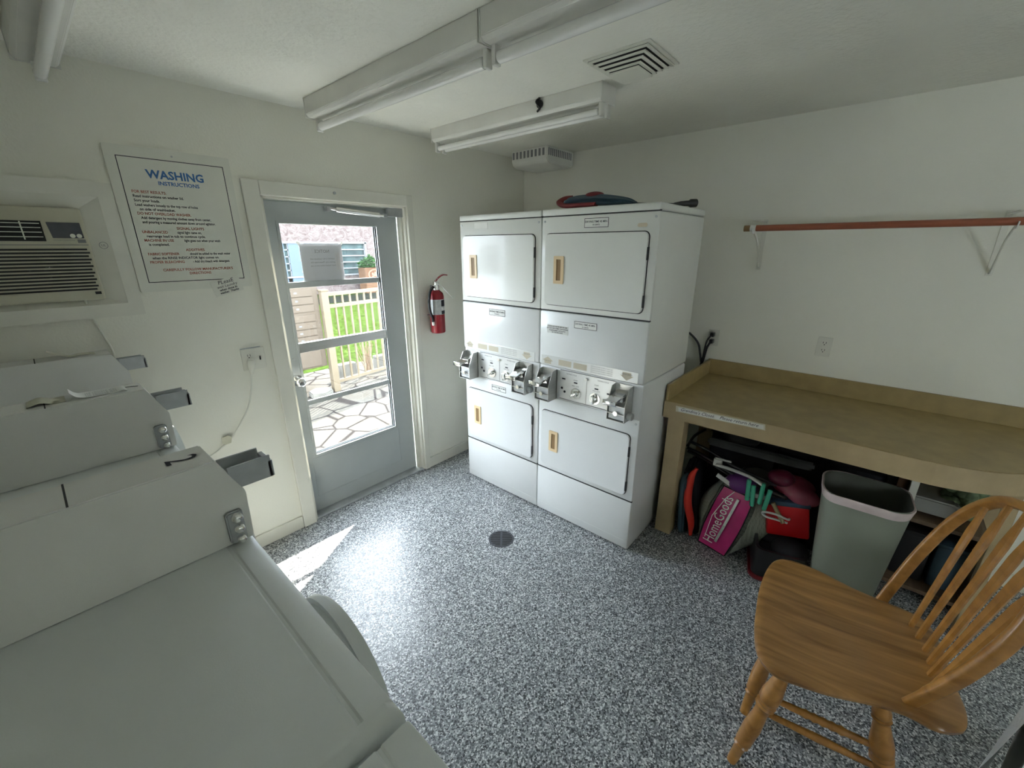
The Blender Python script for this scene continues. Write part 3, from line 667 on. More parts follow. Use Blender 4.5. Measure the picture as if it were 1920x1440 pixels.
b = B(); prism(b, [(-2.972, 1.835), (-2.878, 1.835), (-2.876, 1.776), (-2.965, 1.776)], 1, -.048, -.045, .001); dp = obj('control_display', b, M['navy'], ac)
b = B()
for x in (-2.908, -2.889): cyl(b, (x, -.048, 1.785), (x, -.050, 1.785), .008, seg=14)
obj('buttons', b, M['ivory'], dp)
b = B()
for x in (-2.955, -2.935, -2.915): text(b, 'MODE', .007, (x, -.0452, 1.768), (1, 0, 0), (0, 0, 1))
box(b, -2.898, -2.874, -.0455, -.045, 1.758, 1.772)
obj('printing', b, M['inkgrey'], dp, open=True)
b = B(); box(b, -3.355, -2.87, -.0458, -.045, 1.749, 1.752); obj('cover_seam', b, M['inkgrey'], un)
b = B()
for k in range(13):
    z = 1.733-k*.0132; box(b, -3.345, -2.878+(.006 if k % 2 else 0)-k*.0004, -.0462, -.045, z-.0035, z+.0035)
obj('intake_slots', b, M['slot'], ac)
b = B(); box(b, -2.893, -2.874, -.0462, -.045, 1.553, 1.564); obj('badge', b, M['slot'], ac)
b = B(); n = 24; cxx, czz = -2.823, 1.749
ring_prism(b, [(cxx+.014*math.cos(2*PI*k/n), czz+.014*math.sin(2*PI*k/n)) for k in range(n)], [(cxx+.0125*math.cos(2*PI*k/n), czz+.0125*math.sin(2*PI*k/n)) for k in range(n)], 1, -.0310, -.0290)
text(b, 'UL', .013, (cxx, -.0305, czz), (1, 0, 0), (0, 0, 1)); obj('round_sticker', b, M['inkgrey'], ac, open=True)
b = B(); tube(b, [(-2.93, -.03, 1.535), (-2.925, -.012, 1.47), (-2.905, -.012, 1.37), (-2.893, -.012, 1.28), (-2.92, -.02, 1.1)], .0045); obj('power_cord', b, M['ivory'], ac, smooth=60)

# ================================================================ SIGN
sg = thing('instruction_sign', 'large cream WASHING INSTRUCTIONS sign on the wall left of the door', 'sign', (-2.51, 0, 1.545))
b = B(); prism(b, rrect(-2.742, -2.282, 1.545, 2.152, .006, 3), 1, -.012, 0, .002); obj('board', b, M['ivory'], sg)
b = B(); ring_prism(b, [(-2.706, 1.586), (-2.314, 1.586), (-2.314, 2.110), (-2.706, 2.110)], [(-2.703, 1.589), (-2.317, 1.589), (-2.317, 2.107), (-2.703, 2.107)], 1, -.0128, -.0118); obj('border', b, M['ink'], sg)
SX, SY = (1, 0, 0), (0, 0, 1)
b = B(); text(b, 'WASHING', .047, (-2.51, -.0122, 2.046), SX, SY, bold=.0014, squash=.97); obj('heading', b, M['inkblue'], sg, open=True)
b = B(); text(b, 'INSTRUCTIONS', .022, (-2.505, -.0122, 2.012), SX, SY, bold=.0006); obj('subheading', b, M['inkblue'], sg, open=True)
b = B(); r = B()
L_ = [(0, 'r', 'FOR BEST RESULTS:'), (0, 'b', 'Read instructions on washer lid.'), (0, 'b', 'Sort your loads.'), (0, 'b', 'Load washers loosely to the top row of holes'), (.012, 'b', 'on side of washbasket.'),
      (0, 'r', 'DO NOT OVERLOAD WASHER.'), (.01, 'b', 'Add detergent by moving clothes away from center,'), (.01, 'b', 'and pouring a measured amount down around agitator.'), (None, 'r', 'SIGNAL LIGHTS'),
      (0, 'r', 'UNBALANCED '), (.012, 'b', 'rearrange load in tub to continue cycle.'), (0, 'r', 'MACHINE IN USE '), (.012, 'b', 'is completed.'), (None, 'r', 'ADDITIVES'),
      (0, 'r', 'FABRIC SOFTENER '), (.012, 'b', 'when the RINSE INDICATOR light comes on.'), (0, 'r', 'PROPER BLEACHING '), (None, '', ''), (None, 'r', "CAREFULLY FOLLOW MANUFACTURER'S"), (None, 'r', 'DIRECTIONS')]
extra = {9: (.115, 'signal light came on,'), 11: (.135, 'light goes out when your wash'), 14: (.145, 'should be added to the wash water'), 16: (.15, '- Add dry bleach with detergent')}
z = 1.972
for i, (ind, c, s) in enumerate(L_):
    tgt = r if c == 'r' else b
    if i in (8, 13): z -= .006
    if s:
        if ind is None: text(tgt, s, .0155, (-2.50, -.0122, z), SX, SY, bold=.0003)
        else: text(tgt, s, .0155, (-2.682+ind, -.0122, z), SX, SY, 'LEFT', squash=.90 if len(s) < 44 else .80, bold=.0003)
    if i in extra: text(b, extra[i][1], .0155, (-2.682+extra[i][0]+.012, -.0122, z), SX, SY, 'LEFT', squash=.76, bold=.0003)
    z -= .0178
obj('dark_text', b, M['ink'], sg, open=True); obj('red_text', r, M['inkred'], sg, open=True)
b = B(); cyl(b, (-2.51, -.012, 2.128), (-2.51, -.0145, 2.128), .004, seg=10); obj('screw', b, M['steel'], sg)
nn = thing('handwritten_note', 'small handwritten note taped at the lower right corner of the sign', 'note', (-2.40, -.013, 1.55))
t = B(); box(t, -.066, .066, -.0008, .0008, -.038, .038); b = B(); mN = Matrix.Translation((-2.40, -.016, 1.552)) @ Matrix.Rotation(-.22, 4, 'Y'); merge(b, t, mN); obj('paper', b, M['ivory'], nn)
t = B(); text(t, 'PLeasE', .026, (0, -.0012, .024), SX, SY, shear=.2); text(t, 'wait Laundry', .018, (0, -.0012, .004), SX, SY, shear=.2); text(t, 'when done in', .015, (0, -.0012, -.012), SX, SY, shear=.2, bold=.0004); text(t, 'washer. Thanks', .014, (0, -.0012, -.026), SX, SY, shear=.2, bold=.0004)
b = B(); merge(b, t, mN); obj('handwriting', b, M['ink'], nn, open=True)

# ================================================================ OUTLETS AND CORDS
o1 = thing('wall_outlet', 'white double-gang wall outlet left of the door with a plug in it', 'outlet', (-2.345, 0, 1.16))
b = B(); box(b, -2.402, -2.285, -.008, 0, 1.095, 1.215, .003); obj('cover_plate', b, M['trim'], o1)
b = B()
for zc in (1.178,): box(b, -2.373, -2.371, -.0086, -.008, zc-.006, zc+.006); box(b, -2.36, -2.358, -.0086, -.008, zc-.006, zc+.006); cyl(b, (-2.366, -.008, zc-.012), (-2.366, -.0088, zc-.012), .0028, seg=8)
box(b, -2.316, -2.310, -.012, -.008, 1.145, 1.165)
obj('slots', b, M['slot'], o1)
b = B(); box(b, -2.402, -2.303, -.010, -.007, 1.216, 1.221); obj('upper_lip', b, M['steel'], o1)
pc = thing('plug_with_cord', 'white plug and cord running down behind the washers', 'cord', (-2.366, -.01, 1.12))
b = B(); lathe(b, (-2.362, -.022, 1.158), (-2.372, -.02, 1.075), [(0, .014), (.15, .019), (.5, .018), (.85, .010), (1, .007)], 16); obj('plug', b, M['trim'], pc, smooth=50)
b = B(); tube(b, [(-2.371, -.016, 1.08), (-2.39, -.012, .985), (-2.417, -.01, .90), (-2.46, -.01, .83), (-2.53, -.012, .745), (-2.60, -.012, .695), (-2.66, -.02, .675)], .0042); obj('cord', b, M['ivory'], pc, smooth=60)
t = B(); prism(t, [(-.024, -.012), (-.012, -.024), (.018, -.022), (.026, .010), (.012, .024), (-.02, .02)], 1, -.002, .002); b = B(); merge(b, t, Matrix.Translation((-2.556, -.018, .742))); obj('warning_tag', b, M['tape'], pc)
def outlet(y, label, z=1.163):
    T = thing('wall_outlet', label, 'outlet', (0, y, z))
    b = B(); box(b, -.006, 0, y-.036, y+.036, z-.058, z+.058, .002); obj('cover_plate', b, M['trim'], T)
    b = B()
    for dz in (.022, -.022):
        for dy in (-.007, .007): box(b, -.0068, -.006, y+dy-.0013, y+dy+.0013, z+dz-.002, z+dz+.008)
        cyl(b, (-.006, y, z+dz-.009), (-.0068, y, z+dz-.009), .003, seg=8)
    obj('slots', b, M['slot'], T); return T
outlet(-2.351, 'plain white wall outlet above the middle of the table')
outlet(-1.725, 'white wall outlet beside the dryers holding two black plugs', 1.135)
for k, (z, lab) in enumerate(((1.158, 'upper black plug and cord in the outlet beside the dryers'), (1.112, 'lower black plug and cord in the outlet beside the dryers'))):
    T = thing('power_cord', lab, 'cord', (-.01, -1.722, z), group='dryer cords')
    b = B(); box(b, -.045, -.007, -1.735, -1.710, z-.014, z+.014, .004); obj('plug', b, M['black'], T)
    b = B()
    if k == 0: tube(b, [(-.04, -1.722, z), (-.06, -1.70, z-.05), (-.05, -1.685, .98), (-.06, -1.665, .90), (-.10, -1.60, .84), (-.2, -1.5, .75)], .006)
    else: tube(b, [(-.04, -1.722, z), (-.035, -1.700, z-.05), (-.030, -1.68, .95), (-.05, -1.665, 1.02), (-.045, -1.64, 1.09), (-.05, -1.58, 1.15), (-.08, -1.5, 1.2)], .0075)
    obj('cable', b, M['rubber'], T, smooth=60)

# ================================================================ FIRE EXTINGUISHER
fx = thing('fire_extinguisher', 'red fire extinguisher hung on the wall between door and dryers', 'fire extinguisher', (-1.10, -.07, 1.127))
ex, ey = -1.100, -.075
b = B(); lathe(b, (ex, ey, 1.127), (ex, ey, 1.44), [(0, .050), (.02, .054), (.86, .054), (.93, .048), (.98, .030), (1, .024)], 36); obj('cylinder', b, M['red'], fx, smooth=40)
b = B()
def arc_lab(b, z0, z1, a0, a1, r=.0546, n=18):
    prev = None
    for k in range(n+1):
        a = a0+(a1-a0)*k/n; p = (ex+r*math.cos(a), ey+r*math.sin(a))
        cur = (b.verts.new((*p, z0)), b.verts.new((*p, z1)))
        if prev: b.faces.new((prev[0], cur[0], cur[1], prev[1]))
        prev = cur
arc_lab(b, 1.265, 1.375, -PI*1.1, PI*.1); obj('label', b, M['lab'], fx, open=True)
b = B(); arc_lab(b, 1.325, 1.370, -PI*.52, -PI*.12, .0549); arc_lab(b, 1.268, 1.292, -PI*.52, -PI*.12, .0549); obj('label_print', b, M['ink'], fx, open=True)
b = B(); arc_lab(b, 1.296, 1.318, -PI*.52, -PI*.40, .0549, 4); arc_lab(b, 1.296, 1.318, -PI*.38, -PI*.27, .0549, 4); arc_lab(b, 1.296, 1.318, -PI*.25, -PI*.14, .0549, 4); obj('pictograms', b, M['paper'], fx, open=True)
b = B(); cyl(b, (ex, ey, 1.44), (ex, ey, 1.475), .022, seg=20, bev=.003); box(b, ex-.018, ex+.018, ey-.016, ey+.016, 1.47, 1.50, .004); cyl(b, (ex-.03, ey, 1.463), (ex, ey, 1.463), .012, seg=14); obj('valve', b, M['chrome'], fx, smooth=40)
b = B(); sweep(b, smooth_path([(ex-.005, ey, 1.50), (ex+.025, ey-.01, 1.53), (ex+.055, ey-.02, 1.545), (ex+.085, ey-.03, 1.543)], 5), [(-.010, -.003), (.010, -.003), (.010, .004), (-.010, .004)]); obj('squeeze_lever', b, M['red'], fx, smooth=40)
b = B(); sweep(b, [(ex-.005, ey-.005, 1.492), (ex+.03, ey-.018, 1.47), (ex+.11, ey-.05, 1.375)], [(-.008, -.002), (.008, -.002), (.008, .002), (-.008, .002)]); obj('carry_handle', b, M['chrome'], fx)
b = B(); n = 18; t = [(ex-.005+.012*math.cos(2*PI*k/n), ey-.02, 1.51+.014*math.sin(2*PI*k/n)) for k in range(n+1)]; sweep(b, t, circ(.0018, 6), up=(0, 1, 0)); obj('pull_pin', b, M['chrome'], fx)
b = B(); tube(b, [(ex-.028, ey-.005, 1.465), (ex-.060, ey-.012, 1.44), (ex-.082, ey-.015, 1.37), (ex-.078, ey-.015, 1.30), (ex-.064, ey-.02, 1.245), (ex-.060, ey-.02, 1.215)], .0095, seg=12); obj('hose', b, M['rubber'], fx, smooth=60)
b = B(); cyl(b, (ex-.060, ey-.02, 1.215), (ex-.058, ey-.02, 1.188), .010, seg=12, bev=.002); obj('nozzle', b, M['paper'], fx, smooth=40)
b = B(); box(b, ex+.005, ex+.03, -.022, -.001, 1.30, 1.47, .002); box(b, ex-.056, ex+.056, -.03, -.024, 1.255, 1.263); obj('wall_bracket', b, M['steel'], fx)

# ================================================================ CEILING LIGHTS
def strip(xc, y0, y1, tubes, label, w_=.11, h=.075):
    T = thing('fluorescent_light', label, 'light', (xc, (y0+y1)/2, H), group='ceiling strip lights')
    ya, yb = min(y0, y1), max(y0, y1)
    b = B(); prism(b, [(xc-w_/2, H), (xc-w_/2, H-h+.012), (xc-w_/2+.012, H-h), (xc+w_/2-.012, H-h), (xc+w_/2, H-h+.012), (xc+w_/2, H)], 1, ya, yb, .002)
    hs = obj('housing', b, M['lamp'], T)
    xs = (xc,) if tubes == 1 else (xc-.028, xc+.028)
    for x in xs:
        b = B(); cyl(b, (x, ya+.025, H-h-.034), (x, yb-.025, H-h-.034), .0185 if tubes == 1 else .0135, seg=24, bev=.003); tb = obj('tube', b, M['tube'], T, smooth=40)
        for ye in (ya+.012, yb-.012): obj('lampholder', box(B(), x-.016, x+.016, ye-.008, ye+.008, H-h-.056, H-h+.002, .004), M['lamp'], T)
    for ye in (ya-.0042, yb+.0002): obj('end_plate', box(B(), xc-w_/2-.002, xc+w_/2+.002, ye, ye+.004, H-h-.002, H), M['lamp'], T)
    return T
strip(-1.895, -1.415, -.195, 1, 'single tube strip light over the door, its far end near the wall', .12, .085)
strip(-1.895, -2.66, -1.43, 1, 'single tube strip light joined end to end, running out over the camera', .12, .085)
L2_ = strip(-1.115, -1.415, -.215, 2, 'white twin tube strip light on the ceiling before the dryers', .125, .075)
b = B(); sph(b, (-1.185, -1.075, H-.03), .012, (1, 1.6, 1.6)); tube(b, [(-1.18, -1.07, H-.001), (-1.195, -1.06, H-.02), (-1.19, -1.08, H-.045), (-1.185, -1.06, H-.06)], .005); obj('cable_clamp', b, M['black'], L2_, smooth=60)
strip(-2.87, -1.43, -.13, 1, 'single tube strip light cut off at the top left corner', .12, .085)

# ceiling vent
vt = thing('ceiling_vent', 'square cream stepped air vent on the ceiling beside the strip light', 'vent', (-1.275, -1.605, H))
b = B(); box(b, -1.415, -1.135, -1.745, -1.465, H-.006, H, .002); fr = obj('frame', b, M['ivory'], vt)
b = B(); box(b, -1.40, -1.15, -1.73, -1.48, H-.007, H-.004); obj('duct_opening', b, M['slot'], vt)
cxv, cyv = -1.275, -1.605
def sq4(a): return [(cxv-a, cyv-a), (cxv+a, cyv-a), (cxv+a, cyv+a), (cxv-a, cyv+a)]
b = B(); lo = [b.verts.new((*p, H-.042)) for p in sq4(.060)]; hi = [b.verts.new((*p, H-.005)) for p in sq4(.122)]
for i in range(4): b.faces.new((lo[i], lo[(i+1) % 4], hi[(i+1) % 4], hi[i]))
b.faces.new(lo); b.faces.new(hi[::-1]); obj('dark_throat', b, M['slot'], vt)
for k in range(4):
    a, z0 = .126-.0165*k, H-.0075-.0095*k
    b = B(); ring_prism(b, sq4(a), sq4(a-.0125), 2, z0-.0045, z0); obj('louvre', b, M['ivory'], vt)
b = B(); box(b, cxv-.064, cxv+.064, cyv-.064, cyv+.064, H-.052, H-.043, .002); obj('centre_plate', b, M['ivory'], vt)

# corner exhaust fan box
fn = thing('corner_vent_box', 'white slotted vent box in the ceiling corner above the dryers', 'vent', (-.17, -.33, H-.11))
b = B(); prism(b, [(-.345, H), (-.345, H-.075), (-.335, H-.10), (-.305, H-.118), (-.03, H-.118), (-.0, H-.10), (-.0, H)], 1, -.50, -.155, .006); obj('housing', b, M['lamp'], fn, smooth=40)
b = B()
for k in range(9): y_ = -.475+k*.036; box(b, -.3464, -.345, y_, y_+.018, H-.062, H-.014)
for k in range(13): x_ = -.33+k*.024; box(b, x_, x_+.012, -.5014, -.500, H-.062, H-.014)
obj('slots', b, M['inkgrey'], fn)

# ================================================================ HANGING ROD
rd = thing('clothes_rod', 'reddish wooden clothes rod held out from the right wall', 'rod', (-.28, -2.4, 1.82))
b = B(); cyl(b, (-.28, -1.935, 1.836), (-.28, -3.2, 1.836), .0165, seg=20); obj('pole', b, M['rod'], rd, smooth=40)
b = B(); cyl(b, (-.28, -1.876, 1.836), (-.28, -1.91, 1.836), .0165, seg=20); obj('bare_end', b, M['brown'], rd, smooth=40)
b = B(); cyl(b, (-.28, -1.908, 1.836), (-.28, -1.937, 1.836), .0175, seg=20); obj('white_tape', b, M['paper'], rd, smooth=40)
for y_, lab in ((-1.925, 'white rod bracket at the near-dryer end of the clothes rod'), (-2.92, 'white rod bracket at the right end of the clothes rod')):
    T = thing('rod_bracket', lab, 'bracket', (0, y_, 1.6), group='rod brackets')
    b = B(); box(b, -.004, 0, y_-.012, y_+.012, 1.60, 1.895, .001); obj('wall_strip', b, M['trim'], T)
    b = B(); box(b, -.30, -.003, y_-.008, y_+.008, 1.876, 1.882, .001); obj('arm', b, M['trim'], T)
    b = B(); sweep(b, smooth_path([(-.004, y_, 1.615), (-.05, y_, 1.66), (-.13, y_, 1.76), (-.24, y_, 1.812), (-.262, y_, 1.815)], 6), [(-.008, -.002), (.008, -.002), (.008, .002), (-.008, .002)], up=(0, 1, 0)); obj('brace', b, M['trim'], T)
    b = B(); n = 14; sweep(b, [(-.28+.020*math.cos(a), y_, 1.836+.020*math.sin(a)) for a in [PI*(1.0+1.0*k/n) for k in range(n+1)]], [(-.010, -.002), (.010, -.002), (.010, .002), (-.010, .002)], up=(0, 1, 0)); obj('hook', b, M['paper'], T)
    b = B(); cyl(b, (-.004, y_, 1.612), (-.007, y_, 1.612), .004, seg=8); obj('screw', b, M['steel'], T)

# ================================================================ TABLE
tb = thing('laundry_table', 'long tan laminate laundry table with rounded end along the right wall', 'table', (-.4, -2.5, 0))
TX, TY0, ZT, ZB = -.771, -1.716, .881, .780
b = B(); end = [(-.012, TY0), (TX, TY0)]
ccx, ccy, rr = -.30, -2.82, .471
pts = [(-.002, TY0), (TX, TY0)]+[(ccx-rr*math.cos(a), ccy-rr*math.sin(a)) for a in [PI/2*k/12 for k in range(13)]]+[(-.002, ccy-rr)]
prism(b, pts, 2, ZB, ZT, .003); obj('worktop', b, M['counter'], tb)
b = B()
fa = [(TX-.0015, TY0), (TX-.0015, ccy)]
sweep(b, [(TX-.001, TY0, (ZT+ZB)/2)]+[(ccx-(rr+.001)*math.cos(a), ccy-(rr+.001)*math.sin(a), (ZT+ZB)/2) for a in [PI/2*k/16 for k in range(17)]], [(-.0015, -.0505), (.0015, -.0505), (.0015, .0490), (-.0015, .0490)]); obj('edge_band', b, M['counterleg'], tb)
b = B(); box(b, -.018, -.001, ccy-rr, TY0-.002, ZT, .984, .002); obj('back_splash', b, M['counter'], tb)
b = B(); box(b, TX+.004, -.018, TY0-.018, TY0-.001, ZT, .978, .002); obj('side_splash', b, M['counter'], tb)
for x0, x1, y0, y1 in ((TX+.005, TX+.095, TY0-.125, TY0-.03), (-.11, -.02, TY0-.125, TY0-.03), (-.11, -.02, -3.26, -3.17)):
    b = B(); box(b, x0, x1, y0, y1, 0, ZB, .003); obj('leg', b, M['counterleg'], tb)
b = B(); box(b, -.6, -.56, -3.16, -3.12, 0, ZB, .003); obj('leg', b, M['counterleg'], tb)
ts = thing('taped_label', "white strip reading Grandma's Closet on the front edge of the table", 'label', (TX, -2.01, .85))
b = B(); prism(b, [(-1.785, .866), (-1.788, .832), (-2.243, .846), (-2.238, .878)], 0, TX-.0042, TX-.003); obj('tape_strip', b, M['tape'], ts)
b = B(); prism(b, [(-1.80, .860), (-1.803, .837), (-2.235, .850), (-2.232, .872)], 0, TX-.0050, TX-.0042); obj('paper', b, M['paper'], ts)
b = B(); dR = Vector((0, -1, .03)); text(b, "Grandma's Closet.", .026, (TX-.0050, -1.905, .853), dR, (0, .03, 1), shear=.4, squash=.95); text(b, 'Please return here', .026, (TX-.0050, -2.115, .860), dR, (0, .03, 1), shear=.4, squash=.95); obj('lettering', b, M['ink'], ts, open=True)

# ================================================================ UNDER THE TABLE
b = B(); t = B(); prism(t, [(-.15, 0), (.15, 0), (.17, .2), (.13, .42), (.0, .47), (-.13, .42), (-.17, .2)], 1, -.03, .03, .015)
merge(b, t, Matrix.Translation((-.52, -1.955, 0)) @ Matrix.Rotation(math.radians(-12), 4, 'X') @ Matrix.Rotation(math.radians(0), 4, 'Z'))
nb = thing('black_bag', 'tall dark bag leaning beside the left table leg', 'bag', (-.5, -1.955, 0)); obj('body', b, M['darkcloth'], nb, smooth=50)
b = B(); sweep(b, smooth_path([(-.70, -1.95, .02), (-.715, -1.945, .12), (-.705, -1.905, .25), (-.68, -1.90, .40), (-.66, -1.92, .46)], 6), lambda t: circ(.028*math.sin(PI*min(max(t, .06), .94))**.5+.002, 12, .7, 1))
tag(obj('foam_float', b, M['floatred'], smooth=60), 'thin bright red foam float standing beside the left table leg', 'float')
b = B(); t = B(); prism(t, rrect(-.13, .13, 0, .40, .05), 1, -.02, .02, .012)
merge(b, t, Matrix.Translation((-.60, -1.893, .0)) @ Matrix.Rotation(math.radians(-4), 4, 'X')); tag(obj('navy_cushion', b, M['umbb'], smooth=50), 'dark navy pad wedged behind the left table leg', 'pad')

# shopping bag: silver woven sides, pink lettered front
hb = thing('shopping_bag', 'woven silver tote bag with pink lettered front standing under the table', 'bag', (-.58, -2.12, 0))
def bulge(bm_, c, r, amt, ax=None):
    for v in bm_.verts:
        d = (v.co-Vector(c)); v.co += d.normalized()*amt*math.exp(-(d.length/r)**2) if d.length > 0 else Vector()
b = B()
# local frame of front: bottom left A, bottom right Bp, up tilt
A = Vector((-.70, -1.985, .0)); Bv = Vector((-.745, -2.175, .0)); up = Vector((.07, -.085, .42))
rgt = (Bv-A); dep = Vector((.26, -.06, 0))
def bagp(s, t, d):
    w_ = .86+.22*math.sin(PI*(.1+.8*t))
    return A+rgt*(.5+(s-.5)*w_)+up*t+dep*d + Vector((-.02*math.sin(PI*s)*math.sin(PI*t)*(1-d), 0, 0))
def grid(b, f, n, m):
    g = [[b.verts.new(f(i/n, j/m)) for j in range(m+1)] for i in range(n+1)]
    for i in range(n):
        for j in range(m): b.faces.new((g[i][j], g[i+1][j], g[i+1][j+1], g[i][j+1]))
rnd = lambda: random.uniform(-.004, .004)
grid(b, lambda s, t: bagp(1+.34*math.sin(PI*t*.9)*min(1, 4*s+.2), t, s)+Vector((rnd(), rnd()-.05*math.sin(PI*s)*math.sin(PI*t), 0)), 10, 12)
grid(b, lambda s, t: bagp(-.24*math.sin(PI*t*.9)*min(1, 4*s+.2), t, s)+Vector((rnd(), rnd()+.05*math.sin(PI*s)*math.sin(PI*t), 0)), 10, 12)
grid(b, lambda s, t: bagp(s, t, 1), 10, 12); grid(b, lambda s, t: bagp(s, 1, t)+Vector((0, 0, .03*math.sin(PI*s))), 10, 6); grid(b, lambda s, t: bagp(s, 0.005, t), 6, 6); grid(b, lambda s, t: bagp(s*(1+.3*math.sin(PI*t))-.14*math.sin(PI*t), t, .03)+Vector((.012, 0, 0)), 8, 8)
sd_ = obj('woven_side', b, M['woven'], hb, smooth=60, open=True)
b = B(); grid(b, lambda s, t: bagp(.04+.92*s, .01+.93*t, 0)+Vector((-.006+.002*math.sin(14*t+5*s), 0, 0)), 16, 18); pf = obj('pink_front', b, M['pink'], hb, smooth=60, open=True)
edge = [bagp(.04+.92*s, .01+.93*t, 0)+Vector((-.006, 0, 0)) for s, t in [(k/10, 0) for k in range(10)]+[(1, k/10) for k in range(10)]+[(1-k/10, 1) for k in range(10)]+[(0, 1-k/10) for k in range(11)]]
b = B(); sweep(b, edge, circ(.0035, 6)); obj('piping', b, M['darkcloth'], hb)
Nf = rgt.cross(up).normalized()
if Nf.x > 0: Nf = -Nf
b = B(); sweep(b, [bagp(.56, .16, 0)+Nf*.018, bagp(.60, .45, 0)+Nf*.028, bagp(.62, .86, 0)+Nf*.02], [(-.007, -.002), (.007, -.002), (.007, .003), (-.007, .003)], up=Nf); obj('zipper', b, M['lab'], hb)
U2 = up.normalized(); R2 = -(Nf.cross(U2))
ro = U2; uo = -rgt.normalized()
b = B(); text(b, 'HomeGoods', .085, bagp(.40, .50, 0)+Nf*.030, ro, uo, squash=.72, lift=0); obj('lettering', b, M['paper'], hb, open=True)
b = B(); sweep(b, [bagp(.22, .14, 0)+Nf*.014, bagp(.20, .5, 0)+Nf*.026, bagp(.30, .8, 0)+Nf*.02, bagp(.42, .93, 0)+Nf*.012], [(-.002, 0), (.002, 0), (.002, .0015), (-.002, .0015)], up=Nf); obj('white_line', b, M['paper'], hb)

b = B(); sph(b, (-.66, -2.17, .455), .075, (.8, 1.15, .75)); tag(obj('purple_pouch', b, M['purple'], smooth=60), 'dark purple pouch squeezed on top of the pink-fronted bag', 'pouch')
# folded chair frames
fc = thing('folded_chair', 'folded black framed beach chair with white arms lying on the heap', 'chair', (-.6, -2.1, .5))
b = B()
for dz, dx in ((0, 0), (.028, .04), (-.03, .02)):
    tube(b, [(-.60+dx, -1.83, .545+dz), (-.62+dx, -1.95, .53+dz), (-.66+dx, -2.10, .50+dz), (-.67+dx, -2.25, .475+dz), (-.66+dx, -2.38, .45+dz)], .009)
tube(b, [(-.60, -1.83, .56), (-.45, -1.82, .57), (-.3, -1.84, .57)], .009); tube(b, [(-.66, -2.38, .45), (-.55, -2.42, .45), (-.35, -2.42, .47)], .012)
obj('frame_tubes', b, M['black'], fc, smooth=60)
b = B(); sweep(b, smooth_path([(-.71, -2.03, .545), (-.71, -2.10, .545), (-.70, -2.20, .53), (-.70, -2.27, .505)], 5), circ(.012, 8, 1, .7)); box(b, -.70, -.67, -2.055, -2.01, .53, .575, .006); tube(b, [(-.69, -2.02, .575), (-.68, -2.10, .575)], .006)
obj('white_arm', b, M['whitepl'], fc, smooth=50)
b = B(); sweep(b, smooth_path([(-.69, -2.04, .475), (-.70, -2.13, .445), (-.70, -2.24, .43), (-.69, -2.30, .43)], 5), [(-.004, -.012), (.004, -.012), (.004, .012), (-.004, .012)]); obj('white_strip', b, M['whitepl'], fc)
# dark board on top
b = B(); t = B(); pts = [(-.25, -.13), (.10, -.15), (.20, -.12), (.26, -.05), (.27, 0), (.26, .05), (.20, .12), (.10, .15), (-.25, .13)]; prism(t, pts, 2, -.022, .022, .012)
merge(b, t, Matrix.Translation((-.54, -2.20, .612)) @ Matrix.Rotation(math.radians(-88), 4, 'Z') @ Matrix.Rotation(math.radians(-22), 4, 'X'))
tag(obj('foam_board', b, M['greycloth'], smooth=50), 'dark grey round-nosed board lying on top of the heap', 'board')
b = B(); sph(b, (-.52, -2.10, .67), .08, (1.3, 1.2, .6)); tag(obj('grey_bundle', b, M['greycloth'], smooth=60), 'crumpled grey cloth bundle on the dark board under the tabletop', 'cloth')
# teal handles
th = [(-.72, -2.216, .455, .010, 0), (-.72, -2.244, .430, .012, 0), (-.715, -2.276, .455, .0, 0), (-.72, -2.303, .432, -.01, 0)]
hlab = ['leftmost green foam handle hanging beside the pink bag', 'second green foam handle from the left, over the woven bag', 'third green foam handle from the left, partly behind the fourth', 'rightmost green foam handle hanging over the woven bag']
for (x, y_, z, tilt, dx), lab in zip(th, hlab):
    b = B(); cyl(b, (x, y_, z-.06), (x+.015, y_+tilt, z+.06), .0115, seg=16, bev=.003)
    tag(obj('rope_handle', b, M['teal'], smooth=40), lab, 'handle', 'green foam handles')
b = B(); tube(b, [(-.70, -2.335, .42), (-.70, -2.375, .36), (-.705, -2.40, .325)], .011); tag(obj('tan_strap', b, M['tan'], smooth=60), 'short tan handle sticking down left of the red cooler', 'strap')
b = B(); sph(b, (-.60, -2.34, .53), .06, (1, 1.1, .75)); tag(obj('burgundy_pouch', b, M['burg'], smooth=60), 'dark burgundy pouch beneath the dark board', 'pouch')
b = B(); t = B(); bmesh.ops.create_uvsphere(t, u_segments=24, v_segments=14, radius=1)
for v in t.verts: v.co *= 1+.12*math.sin(4*v.co.x+3*v.co.y)
merge(b, t, Matrix.Translation((-.58, -2.415, .478)) @ Matrix.Rotation(.25, 4, 'X') @ Matrix.Diagonal((.09, .115, .062, 1))); tag(obj('mauve_bag', b, M['mauve'], smooth=70), 'glossy mauve pink vinyl bag on top of the red cooler', 'bag')
co = thing('small_cooler', 'bright red cooler with dark blue lid and white carry handle', 'cooler', (-.57, -2.44, .16))
t = B(); box(t, -.085, .085, -.10, .10, 0, .19, .012); b = B(); mc = Matrix.Translation((-.58, -2.415, .225)) @ Matrix.Rotation(math.radians(10), 4, 'Z') @ Matrix.Rotation(math.radians(-10), 4, 'X'); merge(b, t, mc); obj('box', b, M['coolred'], co, smooth=40)
t = B(); box(t, -.09, .09, -.105, .105, .185, .215, .008); b = B(); merge(b, t, mc); obj('lid', b, M['coolblue'], co, smooth=40)
t = B(); tube(t, [(-.095, -.01, .12), (-.12, 0, .13), (-.125, .055, .155), (-.12, .11, .155), (-.11, .10, .125), (-.12, .05, .12), (-.115, 0, .105)], .006); b = B(); merge(b, t, mc); obj('handle', b, M['whitepl'], co, smooth=60)
